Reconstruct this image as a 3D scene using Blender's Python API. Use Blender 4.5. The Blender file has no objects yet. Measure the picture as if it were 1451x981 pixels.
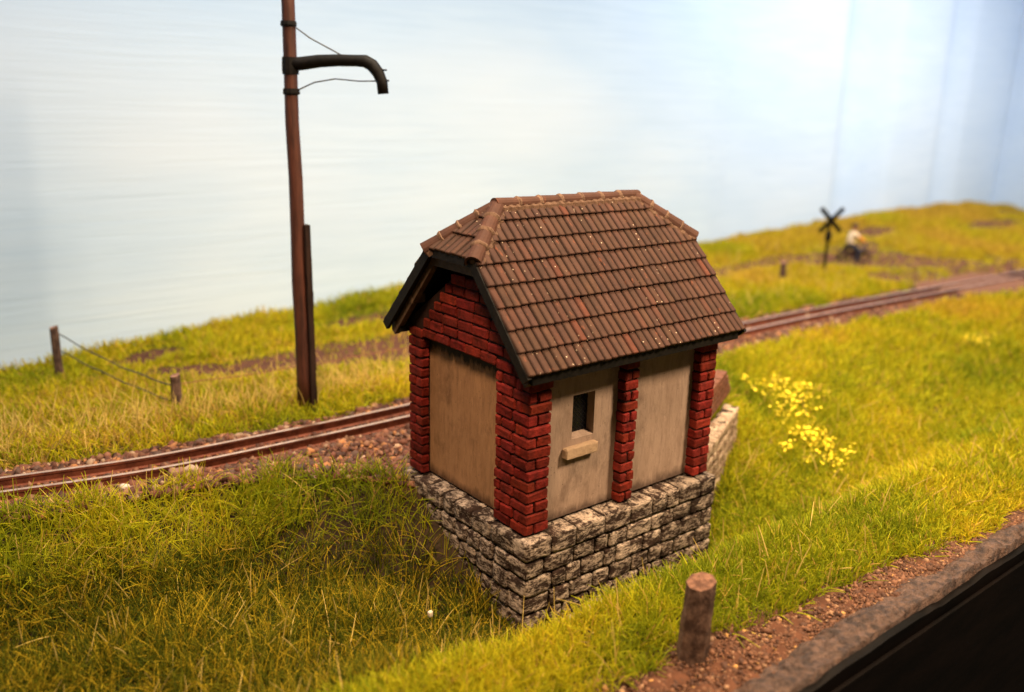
import bpy, bmesh, math, random
import numpy as np
from mathutils import Vector, Matrix, noise as mnoise

random.seed(7)
rng = np.random.default_rng(11)
scene = bpy.context.scene
COL = scene.collection

# ------------------------------------------------------------------ camera
cam_d = bpy.data.cameras.new("camera")
cam = bpy.data.objects.new("camera", cam_d)
COL.objects.link(cam)
cr = Vector((0.78278, -0.62181, 0.02469))
cu = Vector((0.1501, 0.22716, 0.96222))
cf = Vector((0.60393, 0.7495, -0.27115))
cam.matrix_world = Matrix(((cr.x, cu.x, -cf.x, -7.3567), (cr.y, cu.y, -cf.y, -8.7157), (cr.z, cu.z, -cf.z, 6.054), (0, 0, 0, 1)))
cam_d.sensor_width = 36
cam_d.lens = 1252.14 / 1451 * 36
cam_d.clip_start = 0.1
cam_d.clip_end = 500
cam_d.dof.use_dof = True
cam_d.dof.focus_distance = 13.3
cam_d.dof.aperture_fstop = 0.195
scene.camera = cam

# ------------------------------------------------------------------ light
W = bpy.data.worlds.new("World")
scene.world = W
W.use_nodes = True
W.node_tree.nodes["Background"].inputs[0].default_value = (1.0, 0.80, 0.58, 1)
W.node_tree.nodes["Background"].inputs[1].default_value = 0.06

def area(name, loc, target, sx, sy, power, col, spread=180):
    l = bpy.data.lights.new(name, 'AREA')
    l.shape = 'RECTANGLE'; l.size = sx; l.size_y = sy
    l.energy = power; l.color = col; l.spread = math.radians(spread)
    o = bpy.data.objects.new(name, l); COL.objects.link(o)
    o.location = loc
    o.rotation_euler = (Vector(target) - Vector(loc)).to_track_quat('-Z', 'Y').to_euler()
    return o

area("room_lamp", (8.3, -9.8, 14.8), (4.5, 2.2, 0), 3.2, 3.2, 2900, (1.0, 0.74, 0.46), 118)
area("gable_fill", (-8, -5, 18), (1, 1, 0), 3.0, 3.0, 760, (1.0, 0.68, 0.40), 70)  # added fill from the left, brightens the shaded gable
area("ceiling_lamp", (19.5, 3, 22), (19.5, 3, 0), 50, 5, 9000, (1.0, 0.79, 0.52), 100)
area("backdrop_lamp", (5, 5.0, 19), (5, 14.5, 4.0), 38, 1.5, 1900, (0.58, 0.80, 1.0), 125)
area("backdrop_end_fill", (29, 2.5, 20), (36, 14.5, 4.5), 24, 1.5, 3300, (0.95, 0.93, 0.97), 125)  # added lamp that lifts the right of the backdrop and the end sheet

vs = scene.view_settings
vs.view_transform = 'Standard'; vs.look = 'None'; vs.exposure = 0.12; vs.gamma = 1.0
scene.cycles.max_bounces = 6

# ------------------------------------------------------------------ helpers
def tag(o, label, cat, group=None, kind=None):
    if label: o['label'] = label
    if cat: o['category'] = cat
    if group: o['group'] = group
    if kind: o['kind'] = kind
    return o

def empty(name, loc=(0, 0, 0)):
    o = bpy.data.objects.new(name, None); COL.objects.link(o); o.location = loc
    o.empty_display_size = 0.1
    return o

class MB:
    """collects vertices, faces, a colour per vertex and a material slot per face"""
    def __init__(s):
        s.v = []; s.f = []; s.c = []; s.m = []
    def add(s, verts, faces, col=(1, 1, 1), slot=0):
        b = len(s.v)
        s.v += [tuple(p) for p in verts]
        s.c += [tuple(col)] * len(verts)
        s.f += [tuple(i + b for i in f) for f in faces]
        s.m += [slot] * len(faces)
    def box(s, lo, hi, col=(1, 1, 1), slot=0, ch=0.0, jit=0.0, M=None):
        x0, y0, z0 = lo; x1, y1, z1 = hi
        if ch <= 0:
            V = [(x, y, z) for z in (z0, z1) for y in (y0, y1) for x in (x0, x1)]
            F = [(0, 2, 3, 1), (4, 5, 7, 6), (0, 1, 5, 4), (2, 6, 7, 3), (0, 4, 6, 2), (1, 3, 7, 5)]
        else:
            V = []; idx = {}
            for a, sx in enumerate((0, 1)):
                for b_, sy in enumerate((0, 1)):
                    for c_, sz in enumerate((0, 1)):
                        for k in range(3):
                            p = [x1 if sx else x0, y1 if sy else y0, z1 if sz else z0]
                            for ax in range(3):
                                if ax != k:
                                    sg = (sx, sy, sz)[ax]
                                    p[ax] += -ch if sg else ch
                            idx[(sx, sy, sz, k)] = len(V); V.append(tuple(p))
            F = []
            for k in range(3):
                o = [i for i in range(3) if i != k]
                for sd in (0, 1):
                    q = []
                    for (u, w) in ((0, 0), (1, 0), (1, 1), (0, 1)):
                        t = [0, 0, 0]; t[k] = sd; t[o[0]] = u; t[o[1]] = w
                        q.append(idx[(t[0], t[1], t[2], k)])
                    F.append(tuple(q))
            for k in range(3):      # edges along axis k
                o = [i for i in range(3) if i != k]
                for u in (0, 1):
                    for w in (0, 1):
                        q = []
                        for (sd, kk) in ((0, o[0]), (1, o[0]), (1, o[1]), (0, o[1])):
                            t = [0, 0, 0]; t[k] = sd; t[o[0]] = u; t[o[1]] = w
                            q.append(idx[(t[0], t[1], t[2], kk)])
                        F.append(tuple(q))
            for sx in (0, 1):
                for sy in (0, 1):
                    for sz in (0, 1):
                        F.append(tuple(idx[(sx, sy, sz, k)] for k in range(3)))
        if jit:
            V = [tuple(q + random.uniform(-jit, jit) for q in p) for p in V]
        if M is not None:
            V = [tuple(M @ Vector(p)) for p in V]
        s.add(V, F, col, slot)
    def tube(s, pts, r, n=8, col=(1, 1, 1), slot=0, cap=True):
        pts = [Vector(p) for p in pts]
        rs = r if isinstance(r, (list, tuple)) else [r] * len(pts)
        V = []; F = []
        up = Vector((0, 0, 1))
        prev = None
        for i, p in enumerate(pts):
            t = (pts[min(i + 1, len(pts) - 1)] - pts[max(i - 1, 0)]).normalized()
            if prev is None:
                a = t.cross(up)
                if a.length < 0.05: a = t.cross(Vector((0, 1, 0)))
                a.normalize()
            else:
                a = (prev - t * prev.dot(t)).normalized()
            prev = a
            b = t.cross(a)
            for k in range(n):
                an = 2 * math.pi * k / n
                V.append(p + (a * math.cos(an) + b * math.sin(an)) * rs[i])
        for i in range(len(pts) - 1):
            for k in range(n):
                k2 = (k + 1) % n
                F.append((i * n + k, i * n + k2, (i + 1) * n + k2, (i + 1) * n + k))
        if cap:
            F.append(tuple(range(n - 1, -1, -1)))
            F.append(tuple((len(pts) - 1) * n + k for k in range(n)))
        s.add(V, F, col, slot)
    def mesh(s, name):
        me = bpy.data.meshes.new(name)
        me.from_pydata(s.v, [], s.f)
        a = me.color_attributes.new("tint", 'FLOAT_COLOR', 'POINT')
        arr = np.ones((len(s.v), 4), np.float32); arr[:, :3] = np.array(s.c, np.float32).reshape(-1, 3)
        a.data.foreach_set("color", arr.ravel())
        me.polygons.foreach_set("material_index", np.array(s.m, np.int32))
        bm = bmesh.new(); bm.from_mesh(me)
        bmesh.ops.recalc_face_normals(bm, faces=bm.faces)
        bm.to_mesh(me); bm.free()
        return me
    def build(s, name, mats, parent=None, smooth=False):
        me = s.mesh(name)
        for m in (mats if isinstance(mats, (list, tuple)) else [mats]): me.materials.append(m)
        if smooth: me.polygons.foreach_set("use_smooth", [True] * len(me.polygons))
        o = bpy.data.objects.new(name, me); COL.objects.link(o)
        if parent is not None: o.parent = parent
        return o

def np_mesh(name, V, F, tint, mat, smooth=False, parent=None):
    me = bpy.data.meshes.new(name)
    V = np.asarray(V, np.float32); F = np.asarray(F, np.int32)
    me.vertices.add(len(V)); me.vertices.foreach_set("co", V.ravel())
    k = F.shape[1]
    me.loops.add(F.size); me.loops.foreach_set("vertex_index", F.ravel())
    me.polygons.add(len(F))
    me.polygons.foreach_set("loop_start", np.arange(0, F.size, k, dtype=np.int32))
    me.polygons.foreach_set("loop_total", np.full(len(F), k, np.int32))
    me.update(calc_edges=True)
    if tint is not None:
        a = me.color_attributes.new("tint", 'FLOAT_COLOR', 'POINT')
        c = np.ones((len(V), 4), np.float32); c[:, :3] = tint
        a.data.foreach_set("color", c.ravel())
    me.materials.append(mat)
    if smooth: me.polygons.foreach_set("use_smooth", np.ones(len(F), bool))
    me.validate()
    o = bpy.data.objects.new(name, me); COL.objects.link(o)
    if parent is not None: o.parent = parent
    return o

def vnoise(x, y, sc, seed=0, oct=1):
    x = np.asarray(x, float); y = np.asarray(y, float)
    out = 0; amp = 1; tot = 0
    for o in range(oct):
        g = np.random.default_rng(1000 + seed * 17 + o).random((256, 256))
        xs = x * sc * 2 ** o + 37.3; ys = y * sc * 2 ** o + 91.7
        xi = np.floor(xs).astype(int); yi = np.floor(ys).astype(int)
        fx = xs - xi; fy = ys - yi
        fx = fx * fx * (3 - 2 * fx); fy = fy * fy * (3 - 2 * fy)
        a = g[xi % 256, yi % 256]; b = g[(xi + 1) % 256, yi % 256]
        c = g[xi % 256, (yi + 1) % 256]; d = g[(xi + 1) % 256, (yi + 1) % 256]
        out = out + amp * ((a * (1 - fx) + b * fx) * (1 - fy) + (c * (1 - fx) + d * fx) * fy)
        tot += amp; amp *= 0.5
    return out / tot          # 0..1

# ------------------------------------------------------------------ materials
class NT:
    def __init__(s, name):
        s.m = bpy.data.materials.new(name); s.m.use_nodes = True
        s.t = s.m.node_tree; s.n = s.t.nodes; s.l = s.t.links
        s.b = s.n["Principled BSDF"]
        s.co = None
    def node(s, ty, **kw):
        n = s.n.new(ty)
        for k, v in kw.items(): setattr(n, k, v)
        return n
    def coord(s, scale=(1, 1, 1)):
        tc = s.node('ShaderNodeTexCoord')
        mp = s.node('ShaderNodeMapping'); mp.inputs['Scale'].default_value = scale
        s.l.new(tc.outputs['Object'], mp.inputs['Vector'])
        return mp.outputs['Vector']
    def noise(s, scale, detail=4, rough=0.6, stretch=(1, 1, 1), dist=0.0):
        n = s.node('ShaderNodeTexNoise')
        n.inputs['Scale'].default_value = scale; n.inputs['Detail'].default_value = detail
        n.inputs['Roughness'].default_value = rough; n.inputs['Distortion'].default_value = dist
        s.l.new(s.coord(stretch), n.inputs['Vector'])
        return n.outputs['Fac']
    def ramp(s, fac, a, b):
        r = s.node('ShaderNodeMapRange'); r.clamp = True
        r.inputs['From Min'].default_value = a; r.inputs['From Max'].default_value = b
        s.l.new(fac, r.inputs['Value'])
        return r.outputs['Result']
    def mix(s, fac, a, b, mode='MIX'):
        m = s.node('ShaderNodeMix', data_type='RGBA', blend_type=mode)
        for sock, v in ((m.inputs[0], fac), (m.inputs[6], a), (m.inputs[7], b)):
            if hasattr(v, 'links'): s.l.new(v, sock)
            elif isinstance(v, (int, float)): sock.default_value = v
            else: sock.default_value = (*v, 1)
        return m.outputs[2]
    def attr(s, name='tint'):
        a = s.node('ShaderNodeAttribute'); a.attribute_name = name
        return a.outputs['Color']
    def color(s, c): s.l.new(c, s.b.inputs['Base Color'])
    def rough(s, v, spec=0.3):
        s.b.inputs['Roughness'].default_value = v; s.b.inputs['Specular IOR Level'].default_value = spec
    def bump(s, h, strength=0.5, dist=0.02):
        b = s.node('ShaderNodeBump'); b.inputs['Strength'].default_value = strength; b.inputs['Distance'].default_value = dist
        s.l.new(h, b.inputs['Height']); s.l.new(b.outputs['Normal'], s.b.inputs['Normal'])

def simple(name, c1, c2, scale=6, rough=0.7, spec=0.25, bump=0.3, bscale=25, stretch=(1, 1, 1), lo=0.35, hi=0.65, tint=True, bd=0.02):
    n = NT(name)
    c = n.mix(n.ramp(n.noise(scale, 6, 0.65, stretch), lo, hi), c1, c2)
    if tint: c = n.mix(1.0, c, n.attr(), 'MULTIPLY')
    n.color(c); n.rough(rough, spec)
    if bump: n.bump(n.noise(bscale, 5, 0.65, stretch), bump, bd)
    return n.m

M_brick = simple("brick_red", (0.075, 0.009, 0.006), (0.200, 0.020, 0.013), 5, 0.75, 0.10, 0.8, 16, bd=0.03)
M_mortar = simple("dark_mortar", (0.010, 0.004, 0.0035), (0.024, 0.009, 0.007), 8, 0.8, 0.2, 0.3)
M_tile = None
def mk_tile():
    n = NT("roof_tile")
    c = n.mix(n.ramp(n.noise(3.5, 6, 0.7), 0.3, 0.7), (0.035, 0.0155, 0.0105), (0.060, 0.0265, 0.0172))
    c = n.mix(1.0, c, n.attr(), 'MULTIPLY')
    # rubbed rust streaks and pale specks of dried paint
    c = n.mix(n.ramp(n.noise(13, 3, 0.6, (1, .35, .35)), 0.64, 0.74), c, (0.11, 0.036, 0.018))
    v = n.node('ShaderNodeTexVoronoi'); v.inputs['Scale'].default_value = 11
    n.l.new(n.coord(), v.inputs['Vector'])
    sp = n.ramp(v.outputs['Distance'], 0.13, 0.09)
    gate = n.ramp(n.noise(2.2, 2, 0.5), 0.52, 0.6)
    mm = n.node('ShaderNodeMath', operation='MULTIPLY'); n.l.new(sp, mm.inputs[0]); n.l.new(gate, mm.inputs[1])
    c = n.mix(mm.outputs[0], c, (0.42, 0.33, 0.24))
    n.color(c); n.rough(0.7, 0.15)
    n.bump(n.noise(30, 4, 0.6), 0.35, 0.012)
    return n.m
M_tile = mk_tile()
M_capmortar = simple("ridge_mortar", (0.090, 0.052, 0.035), (0.145, 0.086, 0.058), 12, 0.85, 0.15, 0.5)
M_black = simple("black_timber", (0.004, 0.0035, 0.0035), (0.010, 0.008, 0.007), 8, 0.6, 0.12, 0.3, 30, (1, 1, 1))
M_rafter = simple("brown_timber", (0.05, 0.030, 0.020), (0.10, 0.06, 0.038), 8, 0.7, 0.2, 0.3, 30)

def mk_concrete(name, a, b, stain, lo, hi):
    n = NT(name)
    c = n.mix(n.ramp(n.noise(1.4, 8, 0.72, (2.2, 2.2, .8)), 0.32, 0.68), a, b)
    c = n.mix(n.ramp(n.noise(6, 7, 0.75, (2.0, 2.0, .38)), 0.48, 0.78), c, stain)
    c = n.mix(n.ramp(n.noise(2.0, 5, 0.7, (1, 1, .7)), 0.56, 0.80), c, tuple(q * .8 for q in stain))
    c = n.mix(n.ramp(n.noise(7, 6, 0.7, (1.6, 1.6, .7)), 0.58, 0.80), c, tuple(min(1, q * 1.25) for q in b))
    c = n.mix(n.ramp(n.noise(34, 2, 0.5), 0.70, 0.74), c, (0.05, 0.035, 0.025))
    g = n.node('ShaderNodeTexCoord'); sx = n.node('ShaderNodeSeparateXYZ'); n.l.new(g.outputs['Object'], sx.inputs[0])
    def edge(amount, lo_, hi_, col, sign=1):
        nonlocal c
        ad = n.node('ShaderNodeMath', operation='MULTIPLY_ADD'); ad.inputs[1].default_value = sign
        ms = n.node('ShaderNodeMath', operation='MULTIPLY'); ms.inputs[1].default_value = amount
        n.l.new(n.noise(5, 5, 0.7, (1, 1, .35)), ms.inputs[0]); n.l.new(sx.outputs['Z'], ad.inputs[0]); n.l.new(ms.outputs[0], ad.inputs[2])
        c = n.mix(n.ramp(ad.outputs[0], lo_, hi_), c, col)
    edge(0.55, lo, hi, (0.035, 0.026, 0.018))  # ragged dark band towards the top of the panel
    edge(0.40, 0.02, 0.16, tuple(q * .6 for q in stain), -1)
    n.color(c); n.rough(0.8, 0.12)
    n.bump(n.noise(14, 7, 0.7, (1.5, 1.5, .8)), 0.4, 0.014)
    return n.m
M_conc = mk_concrete("pale_render", (0.235, 0.160, 0.122), (0.325, 0.232, 0.182), (0.155, 0.103, 0.080), 9.0, 9.5)
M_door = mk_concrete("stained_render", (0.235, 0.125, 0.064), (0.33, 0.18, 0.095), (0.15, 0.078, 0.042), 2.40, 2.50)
M_sill = simple("sill_stone", (0.27, 0.185, 0.12), (0.36, 0.25, 0.165), 12, 0.8, 0.2, 0.4, 30)

def mk_glass():
    n = NT("dark_window")
    n.b.inputs['Base Color'].default_value = (0.004, 0.005, 0.009, 1); n.rough(0.12, 0.4)
    n.bump(n.noise(60, 2, .5), 0.2, 0.01)
    return n.m
M_glass = mk_glass()

def mk_stone(name, dark, pale, lo, hi, st=(1, 1, 2.2)):
    n = NT(name)
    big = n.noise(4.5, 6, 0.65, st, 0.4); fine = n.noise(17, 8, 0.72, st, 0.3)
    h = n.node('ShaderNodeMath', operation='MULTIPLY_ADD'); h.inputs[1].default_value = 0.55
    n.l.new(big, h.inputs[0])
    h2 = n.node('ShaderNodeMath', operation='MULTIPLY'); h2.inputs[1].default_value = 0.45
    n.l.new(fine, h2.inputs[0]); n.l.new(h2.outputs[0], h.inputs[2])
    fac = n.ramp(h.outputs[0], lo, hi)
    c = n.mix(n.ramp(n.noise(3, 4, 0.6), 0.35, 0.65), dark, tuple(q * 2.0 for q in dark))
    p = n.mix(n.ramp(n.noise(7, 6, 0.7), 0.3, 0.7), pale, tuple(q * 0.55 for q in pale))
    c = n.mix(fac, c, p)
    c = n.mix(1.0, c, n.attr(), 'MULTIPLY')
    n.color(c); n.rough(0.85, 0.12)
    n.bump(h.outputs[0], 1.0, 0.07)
    return n.m
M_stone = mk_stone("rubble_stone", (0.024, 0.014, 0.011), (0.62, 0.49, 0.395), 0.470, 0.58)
M_stone2 = mk_stone("whitewashed_stone", (0.09, 0.045, 0.028), (0.55, 0.42, 0.30), 0.40, 0.56)
M_joint = simple("dark_joint", (0.016, 0.010, 0.008), (0.035, 0.022, 0.016), 8, 0.9, 0.1, 0.4)
M_foot = simple("footing_concrete", (0.10, 0.08, 0.06), (0.30, 0.25, 0.20), 8, 0.85, 0.2, 0.5)
M_brownbrick = simple("brown_brick", (0.085, 0.034, 0.020), (0.16, 0.062, 0.036), 7, 0.8, 0.2, 0.5, 20)
M_mast = simple("mast_wood", (0.030, 0.010, 0.007), (0.090, 0.028, 0.017), 3.5, 0.55, 0.3, 0.4, 14, (4, 4, .35))
M_iron = simple("black_iron", (0.003, 0.0025, 0.0025), (0.008, 0.006, 0.005), 10, 0.6, 0.12, 0.3, 30)
M_post = simple("weathered_post", (0.055, 0.032, 0.025), (0.19, 0.115, 0.085), 9, 0.85, 0.15, 0.8, 16, (1, 1, .6), 0.4, 0.68, bd=0.03)
M_plank = simple("plank_wood", (0.010, 0.005, 0.004), (0.030, 0.014, 0.010), 5, 0.7, 0.15, 0.5, 16, (3, 3, .4))
M_wire = simple("wire", (0.02, 0.016, 0.016), (0.05, 0.04, 0.035), 10, 0.5, 0.3, 0)
M_rustwire = simple("rusty_wire", (0.14, 0.05, 0.018), (0.22, 0.08, 0.03), 10, 0.6, 0.3, 0)
M_rail = simple("rusty_rail", (0.085, 0.024, 0.014), (0.19, 0.058, 0.033), 6, 0.7, 0.15, 0.3, 25)
def mk_railtop():
    n = NT("rail_head")
    c = n.mix(n.ramp(n.noise(5, 5, .7), 0.35, 0.7), (0.95, 0.66, 0.50), (0.66, 0.38, 0.26))
    n.color(c); n.b.inputs['Metallic'].default_value = 0.9; n.b.inputs['Roughness'].default_value = 0.30
    return n.m
M_railtop = mk_railtop()
M_sleeper = simple("sleeper_wood", (0.035, 0.016, 0.012), (0.085, 0.038, 0.026), 7, 0.8, 0.2, 0.5, 20)
def mk_tint(name, rough=0.8, spec=0.2, bump=0.3, sc=30):
    n = NT(name)
    c = n.mix(n.ramp(n.noise(sc * .4, 4, .65), 0.3, 0.7), (0.75, 0.75, 0.75), (1.1, 1.1, 1.1))
    n.color(n.mix(1.0, c, n.attr(), 'MULTIPLY')); n.rough(rough, spec)
    if bump: n.bump(n.noise(sc, 4, .65), bump, 0.02)
    return n.m
M_tint = mk_tint("painted")
M_ballast = mk_tint("ballast_stone", 0.75, 0.3, 0.5, 20)
M_soil = mk_tint("earth", 0.85, 0.15, 0.9, 14)
M_edge = simple("edge_plaster", (0.030, 0.017, 0.014), (0.125, 0.070, 0.050), 7, 0.55, 0.35, 1.0, 16, (1, 1, 1), 0.40, 0.66, bd=0.06)
M_fascia = simple("black_board", (0.0012, 0.0009, 0.0009), (0.005, 0.003, 0.0025), 3, 0.6, 0.08, 0.4, 12, (.3, 1, 1))

def mk_sky():
    n = NT("painted_sky")
    c = n.mix(n.ramp(n.noise(0.35, 3, .5, (.5, 1, 2.0)), 0.35, 0.7), (0.505, 0.635, 0.80), (0.555, 0.675, 0.82))
    c = n.mix(n.ramp(n.noise(3.0, 4, .7, (.10, 1, 2.6), 0.3), 0.45, 0.72), c, (0.475, 0.605, 0.77))
    c = n.mix(n.ramp(n.noise(0.11, 3, .5, (.6, 1, 1.4)), 0.52, 0.75), c, (0.61, 0.70, 0.815))
    n.color(c); n.rough(0.85, 0.1)
    n.bump(n.noise(2.2, 4, .7, (.09, 1, 2.6), 0.4), 0.22, 0.06)
    return n.m
M_sky = mk_sky()

def mk_grass(name):
    n = NT(name)
    a = n.attr()
    n.l.new(a, n.b.inputs['Base Color']); n.rough(0.6, 0.08)
    tr = n.node('ShaderNodeBsdfTranslucent'); n.l.new(a, tr.inputs['Color'])
    mx = n.node('ShaderNodeMixShader'); mx.inputs[0].default_value = 0.3
    n.l.new(n.b.outputs[0], mx.inputs[1]); n.l.new(tr.outputs[0], mx.inputs[2])
    n.l.new(mx.outputs[0], n.n['Material Output'].inputs['Surface'])
    return n.m
M_grass = mk_grass("grass_fibre")

# ------------------------------------------------------------------ terrain
TX = [-14, -8, -5.6, -3.6, -1.2, 1.5, 7, 13, 16, 21.8, 29, 47]
TY = [7.8, 6.75, 6.2, 5.76, 5.57, 5.5, 5.72, 6.0, 5.95, 5.63, 5.2, 4.2]
def smooth_interp(x, X, Y):
    X = np.array(X, float); Y = np.array(Y, float)
    m = np.gradient(Y, X)
    x = np.clip(np.asarray(x, float), X[0], X[-1])
    i = np.clip(np.searchsorted(X, x) - 1, 0, len(X) - 2)
    h = X[i + 1] - X[i]; t = (x - X[i]) / h
    return ((2 * t**3 - 3 * t**2 + 1) * Y[i] + (t**3 - 2 * t**2 + t) * h * m[i] + (-2 * t**3 + 3 * t**2) * Y[i + 1] + (t**3 - t**2) * h * m[i + 1])
def track_y(x): return smooth_interp(x, TX, TY)
def crest_y(x):   # lower edge of the ballast, where the bank begins
    return np.interp(x, [-14, -6, -3, -1.6, -0.7, 0, 1, 4, 5, 7, 9, 14, 20, 47], [6.4, 5.25, 4.75, 4.3, 3.5, 2.65, 2.6, 2.9, 3.5, 4.0, 4.2, 4.6, 4.4, 3.2])
def ss(a, b, x):
    t = np.clip((x - a) / (b - a), 0, 1); return t * t * (3 - 2 * t)
EDGE_Y = -4.0
def terrain(x, y, fine=True):
    x = np.asarray(x, float); y = np.asarray(y, float)
    yc = crest_y(x); ty = track_y(x)
    zc = np.interp(x, [-14, 4, 8, 47], [-0.14, -0.14, -0.12, -0.1])
    zd = np.interp(x, [-14, -5, -1, 0, 3, 4, 6, 9, 14, 25, 47], [-1.2, -1.25, -1.35, -1.45, -1.8, -1.8, -1.55, -1.2, -0.9, -0.7, -0.6])
    run = np.interp(x, [-14, -6, -2.5, -0.5, 0.5, 3.5, 5, 7, 10, 20, 47], [2.6, 2.3, 2.1, 2.3, 2.4, 2.4, 3.0, 3.9, 4.6, 4.6, 4.0])
    s = np.clip((yc - y) / run, 0, 1)
    pw = np.interp(x, [-14, 0, 4, 8, 47], [0.8, 0.95, 1.05, 1.25, 1.25])
    bank = zc + (zd - zc) * (1 - (1 - s) ** 1.25) ** pw
    # front ridge
    yr = np.interp(x, [-14, -3, 2, 9, 20, 47], [-1.3, -1.4, -1.85, -2.25, -2.4, -2.4])
    zr = np.interp(x, [-14, -3, -1.2, 0.6, 2, 6, 47], [-0.46, -0.56, -0.66, -0.47, -0.42, -0.36, -0.36])
    u = np.clip((yr + np.interp(x, [-3, 4, 9], [1.5, 1.35, 1.7]) - y) / np.interp(x, [-3, 4, 9], [1.5, 1.35, 1.7]), 0, 1)
    front = ss(0, 1, u)
    z = bank * (1 - front) + zr * front
    # soil falling gently to the edge
    z = z - 0.05 * ss(0, 1, (yr - y) / 2.0)
    # track bed
    ze = np.interp(x, [-14, -8, -4.4, -1.3, 3, 6, 12, 20, 30, 38, 43, 47], [-1.1, -0.9, -0.66, -0.33, -0.10, 0.06, 0.20, 0.26, 0.72, 0.84, 0.74, 0.35])
    bed = ss(0, 0.5, y - yc) 
    z = np.where(y > yc, zc + (-0.19 - zc) * bed, z)
    yb = ty + 0.95
    back = ss(0, 1, (y - yb) / (13.3 - yb))
    z = np.where(y > yb, -0.19 + (ze + 0.19) * back + 0.10 * ss(0, .6, y - yb), z)
    if fine:
        g = 1 - np.exp(-((y - ty) / 1.0) ** 4)
        z = z + g * (vnoise(x, y, 0.5, 1, 3) - 0.5) * 0.22 * np.where(y > yb + .3, 1.0, 0.5) + g * (vnoise(x, y, 3.0, 2, 2) - 0.5) * 0.06
    return z

def soil_boundary(x):
    return np.interp(x, [-14, -2, -0.5, 1.5, 3, 5, 7, 10, 47], [-2.5, -2.55, -2.62, -2.75, -3.05, -3.32, -3.55, -3.7, -3.75])
def in_base(x, y, m=0.0):
    return (x > -0.1 - m) & (x < 4.1 + m) & (y > -0.12 - m) & (y < 3.2 + m)
RA = np.array([4.05, 0.25]); RB = np.array([7.35, 1.90])     # stone retaining wall line
def bare(x, y):
    """0 grass .. 1 bare earth (paths, clumps)"""
    n = vnoise(x, y, 0.9, 5, 3)
    b = np.zeros_like(x)
    # brown path along behind the track and up to the crossing
    d = np.abs(y - np.interp(x, [-3, 0, 4, 9, 15, 20, 24, 27, 30, 47], [12.3, 10.2, 9.6, 9.8, 11.0, 11.0, 10.3, 8.8, 6.6, 10]))
    w = np.interp(x, [-3, -1, 3, 8, 20, 24, 28, 30, 31], [0, .6, 1.15, 1.0, .6, 1.2, 1.3, 1.0, 0])
    b = np.maximum(b, ss(1.1, .6, d / np.maximum(w + (n - .5) * .7, 1e-3)) * (w > 0.01))
    # patches
    for (px, py, rx, ry) in ((24.6, 7.4, 2.4, 1.5), (28.5, 6.5, 5.0, .9), (26, 4.3, 4.0, .6), (-1.4, 12.8, 1.2, .45), (3.9, 12.2, 1.3, .6), (6.8, 11.9, 2.8, .8), (4.6, 9.0, 2.6, .8), (29.5, 11.8, 1.6, .5), (26.5, 10.6, 2.0, .8), (38, 10.5, 3, .6), (44, 12, 3, .7)):
        dd = np.sqrt(((x - px) / rx) ** 2 + ((y - py) / ry) ** 2) + (n - .5) * .9
        b = np.maximum(b, ss(1.1, .7, dd))
    for (px, py, rx, ry) in ((-0.7, 2.1, 1.2, 1.1), (-2.0, 3.0, .9, .5)):
        dd = np.sqrt(((x - px) / rx) ** 2 + ((y - py) / ry) ** 2) + (n - .5) * .9
        b = np.maximum(b, .66 * ss(1.2, .5, dd))
    return b

def make_terrain():
    xs = np.concatenate([np.arange(-12, 16, 0.07), np.arange(16, 46.91, 0.16)])
    ys = np.concatenate([np.arange(EDGE_Y, 6.8, 0.07), np.arange(6.8, 14.3, 0.13)])
    X, Y = np.meshgrid(xs, ys, indexing='ij')
    Z = terrain(X, Y)
    soil = ss(0.15, -0.15, Y - soil_boundary(X))
    Z = Z + (soil + 0.25 * bare(X, Y)) * ((vnoise(X, Y, 7, 8, 2) - .5) * 0.09)
    nx, ny = X.shape
    V = np.stack([X, Y, Z], -1).reshape(-1, 3)
    I = np.arange(nx * ny).reshape(nx, ny)
    F = np.stack([I[:-1, :-1], I[1:, :-1], I[1:, 1:], I[:-1, 1:]], -1).reshape(-1, 4)
    n1 = vnoise(X, Y, 6, 3, 3)[..., None]; n2 = vnoise(X, Y, 1.2, 4, 2)[..., None]
    earth = np.array([0.045, 0.018, 0.010]) * (1 - n1) + np.array([0.125, 0.050, 0.027]) * n1
    under = np.array([0.030, 0.022, 0.006]) * (1 - n2) + np.array([0.10, 0.075, 0.014]) * n2
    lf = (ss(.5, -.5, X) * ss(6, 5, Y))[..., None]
    under = under * (1 - lf) + np.array([0.022, 0.014, 0.006]) * lf  # left bank ground coloured darker to look shadowy
    bed = np.array([0.11, 0.050, 0.030]) * (0.6 + 0.8 * n1)
    e = np.clip(np.maximum(soil, bare(X, Y)), 0, 1)[..., None]
    c = under * (1 - e) + earth * e
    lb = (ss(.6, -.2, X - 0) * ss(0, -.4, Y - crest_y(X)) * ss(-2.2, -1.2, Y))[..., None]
    c = c * (1 - lb) + lb * (np.array([0.016, 0.009, 0.005]) * (1 - n1) + np.array([0.050, 0.030, 0.014]) * n1)  # bank earth beside the hut, shade deepened in its colour
    tb = ((Y > crest_y(X) - .1) & (Y < track_y(X) + 1.0))[..., None]
    c = np.where(tb, bed, c)
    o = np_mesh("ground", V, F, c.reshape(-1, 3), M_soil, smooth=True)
    tag(o, "brown earth ground with grassy banks rising either side of the track", "ground", kind="structure")
make_terrain()

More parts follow.
